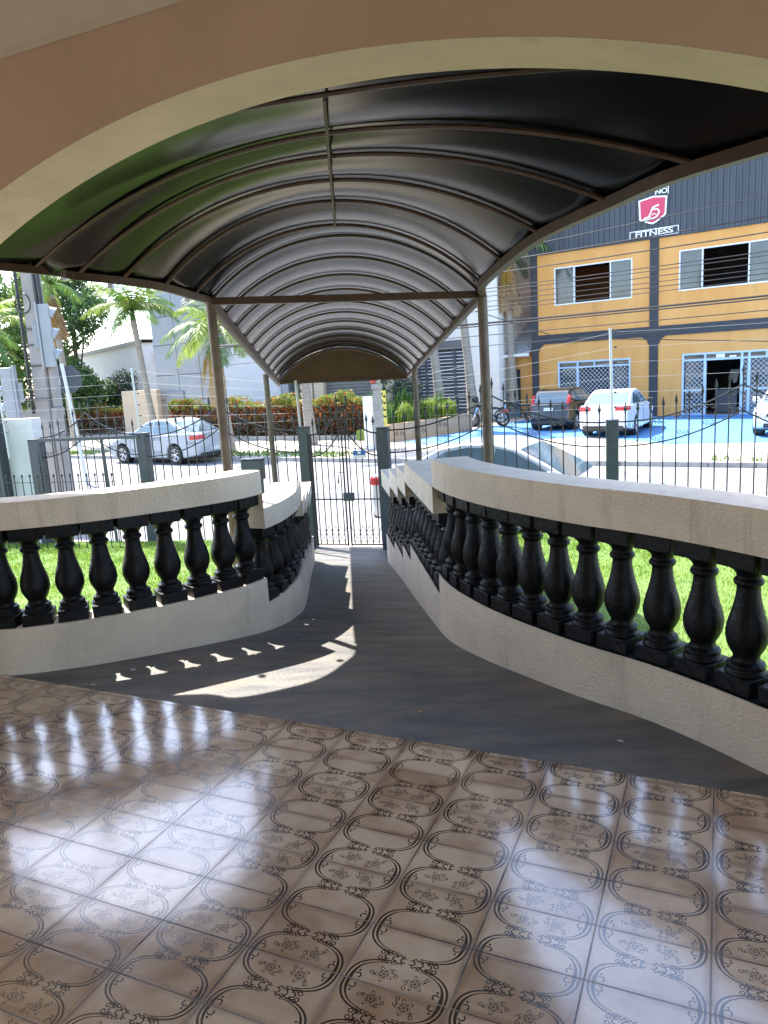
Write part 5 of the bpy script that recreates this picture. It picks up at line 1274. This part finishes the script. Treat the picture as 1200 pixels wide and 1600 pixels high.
mb = MB(); mb.tube([(-.02 + .17 * math.cos(a), -.18, 4.15 + .17 * math.sin(a)) for a in np.linspace(0, 12.4, 50)], .012, 5); mb.build('cable_loop', plastic_blk, up)
for x, r_, z0, z1 in ((-.20, .03, 2.2, 8.0), (.24, .03, 3.7, 8.2), (.33, .03, 3.7, 8.2)): MB().tube([(x, -.10, z0), (x * .8, -.10, z1)], r_, 8).build('conduit', plastic_blk, up)
def traffic_light(label, loc, rz, h=1.15):
    t = thing('traffic_light', label, 'traffic light', loc, rz, 'traffic lights on the utility pole')
    tl_m = mat('grey_white_housing', (.30, .32, .34), .5, var=.05)
    MB().box(-.10, .10, -.12, .12, 0, h).build('housing', tl_m, t, bevel=.02)
    MB().box(-.135, -.103, -.16, .16, -.03, h + .03).build('backboard', tl_m, t, bevel=.006)
    MB().box(-.22, -.14, -.05, .05, h * .3, h * .7).build('bracket', tl_m, t)
    for k in range(3):
        z = h * (k + .5) / 3; M = Matrix.Translation((.10, 0, z)) @ Matrix.Rotation(R(90), 4, 'Y')
        v = MB(); pts = [(math.cos(a) * .145, math.sin(a) * .145) for a in np.linspace(-.3, PI + .3, 17)]
        vs = [Vector((.10, y, z + zz)) for y, zz in pts] + [Vector((.10 + .13 * (.35 + .65 * max(0, zz / .145)), y, z + zz + (-.03 if zz > 0 else 0))) for y, zz in pts]
        v.add(vs, [(i, i + 1, i + 18, i + 17) for i in range(16)]); v.build('visor', tl_m, t, smooth=True)
        MB().lathe([(.001, .012), (.09, .008), (.105, .001)], 18, M).build('lens', mat('dark_lens_%d' % k, ((.03, .09, .05), (.14, .09, .02), (.13, .02, .02))[k], .2), t)
    return t
traffic_light('larger white traffic light seen from the side, right of the utility pole', (-5.86, 13.85, 2.02), R(22), 1.10)
traffic_light('lower white traffic light seen from behind, left of the utility pole', (-6.62, 13.75, 1.15), R(196), .90)
ss_ = thing('stop_sign', 'dark back of an octagonal sign on a leaning pale pole', 'sign', (-8.40, 20.5, ZS), R(20))
MB().tube([(.27, 0, 0), (.02, 0, 3.3)], .05, 10).build('pole', white_steel, ss_, smooth=True)
mb = MB(); mb.prism([(.40 * math.cos(R(22.5 + 45 * k)), .40 * math.sin(R(22.5 + 45 * k))) for k in range(8)], 0, .012, Matrix.Translation((.10, .09, 2.88)) @ Matrix.Rotation(R(90), 4, 'X')); mb.build('plate', iron_col, ss_)
MB().box(-.20, -.08, .066, .075, 2.72, 2.92).build('sticker', white_sign, ss_)
wp = thing('striped_pole', 'concrete pole with yellow stripes and a tall white board beyond the gate', 'pole', (.02, 24.6, ZW), R(-25))
mb = MB(); frust(mb, -.1, 1.95, .15, .13, .12, .11); mb.build('shaft', conc, wp, bevel=.015)
mb = MB()
for k in range(7): mb.add([(.155, -.126, .25 + k * .24), (.23, -.126, .30 + k * .24), (.23, -.126, .40 + k * .24), (.155, -.126, .35 + k * .24)], [(0, 1, 2, 3)])
mb.build('stripe', char, wp)
MB().box(.153, .235, -.124, .10, .0, 1.9).build('stripe_board', mat('yellow_board', (.62, .52, .10), .6), wp)
MB().box(-.52, -.16, -.10, -.06, -.25, 1.72).build('board', white_sign, wp, bevel=.01)
mb = MB(); mb.box(-.16, .14, -.16, .14, 1.95, 2.1); mb.lathe([(.001, 2.1), (.10, 2.12), (.09, 2.2), (.001, 2.23)], 10); mb.build('cap', conc, wp, bevel=.03)
MB().box(-.20, -.02, -.13, .02, 2.14, 2.26).build('red_cap', lamp_red, wp, bevel=.02)
# overhead cables along the street: (depth metres, height at left end, height at right end, radius)
cab_dir = Vector((math.cos(R(-22)), math.sin(R(-22)), 0)); cab_o = Vector((5.0, 15.0, 0))
cabs = [(3.42, 4.42, .014), (3.40, 5.02, .010), (3.30, 4.10, .012), (3.08, 3.72, .009), (2.98, 3.62, .008), (2.95, 3.46, .008), (2.86, 3.36, .007), (2.74, 3.30, .009), (2.66, 3.16, .007), (2.44, 2.77, .020), (2.40, 2.72, .014), (2.22, 2.50, .009), (1.98, 2.30, .008)]
for i, (za, zb_, r_) in enumerate(cabs):
    o0 = cab_o + Vector((0, .12 * (i % 4), 0)); a, b = o0 - cab_dir * 9.5, o0 + cab_dir * 9.0
    pts = []
    for t in np.linspace(0, 1, 14): p = a.lerp(b, t); p.z = za + (zb_ - za) * t - .25 * 4 * t * (1 - t) * (.5 if i < 9 else .35); pts.append(p)
    c_ = MB().tube(pts, r_, 5).build('power_cable', plastic_blk, None)
    tag(c_, 'black overhead cable strung across in front of the gym', 'cable', 'overhead cables in front of the gym')
c_ = MB().tube([Vector((1.8, 13.5, 2.55)), Vector((3.4, 14.0, 2.02)), Vector((7.6, 14.0, 1.72)), Vector((11, 13.2, 1.70))], .008, 5).build('power_cable', plastic_blk)
tag(c_, 'single thin cable sagging from upper left across the lower gym wall', 'cable')
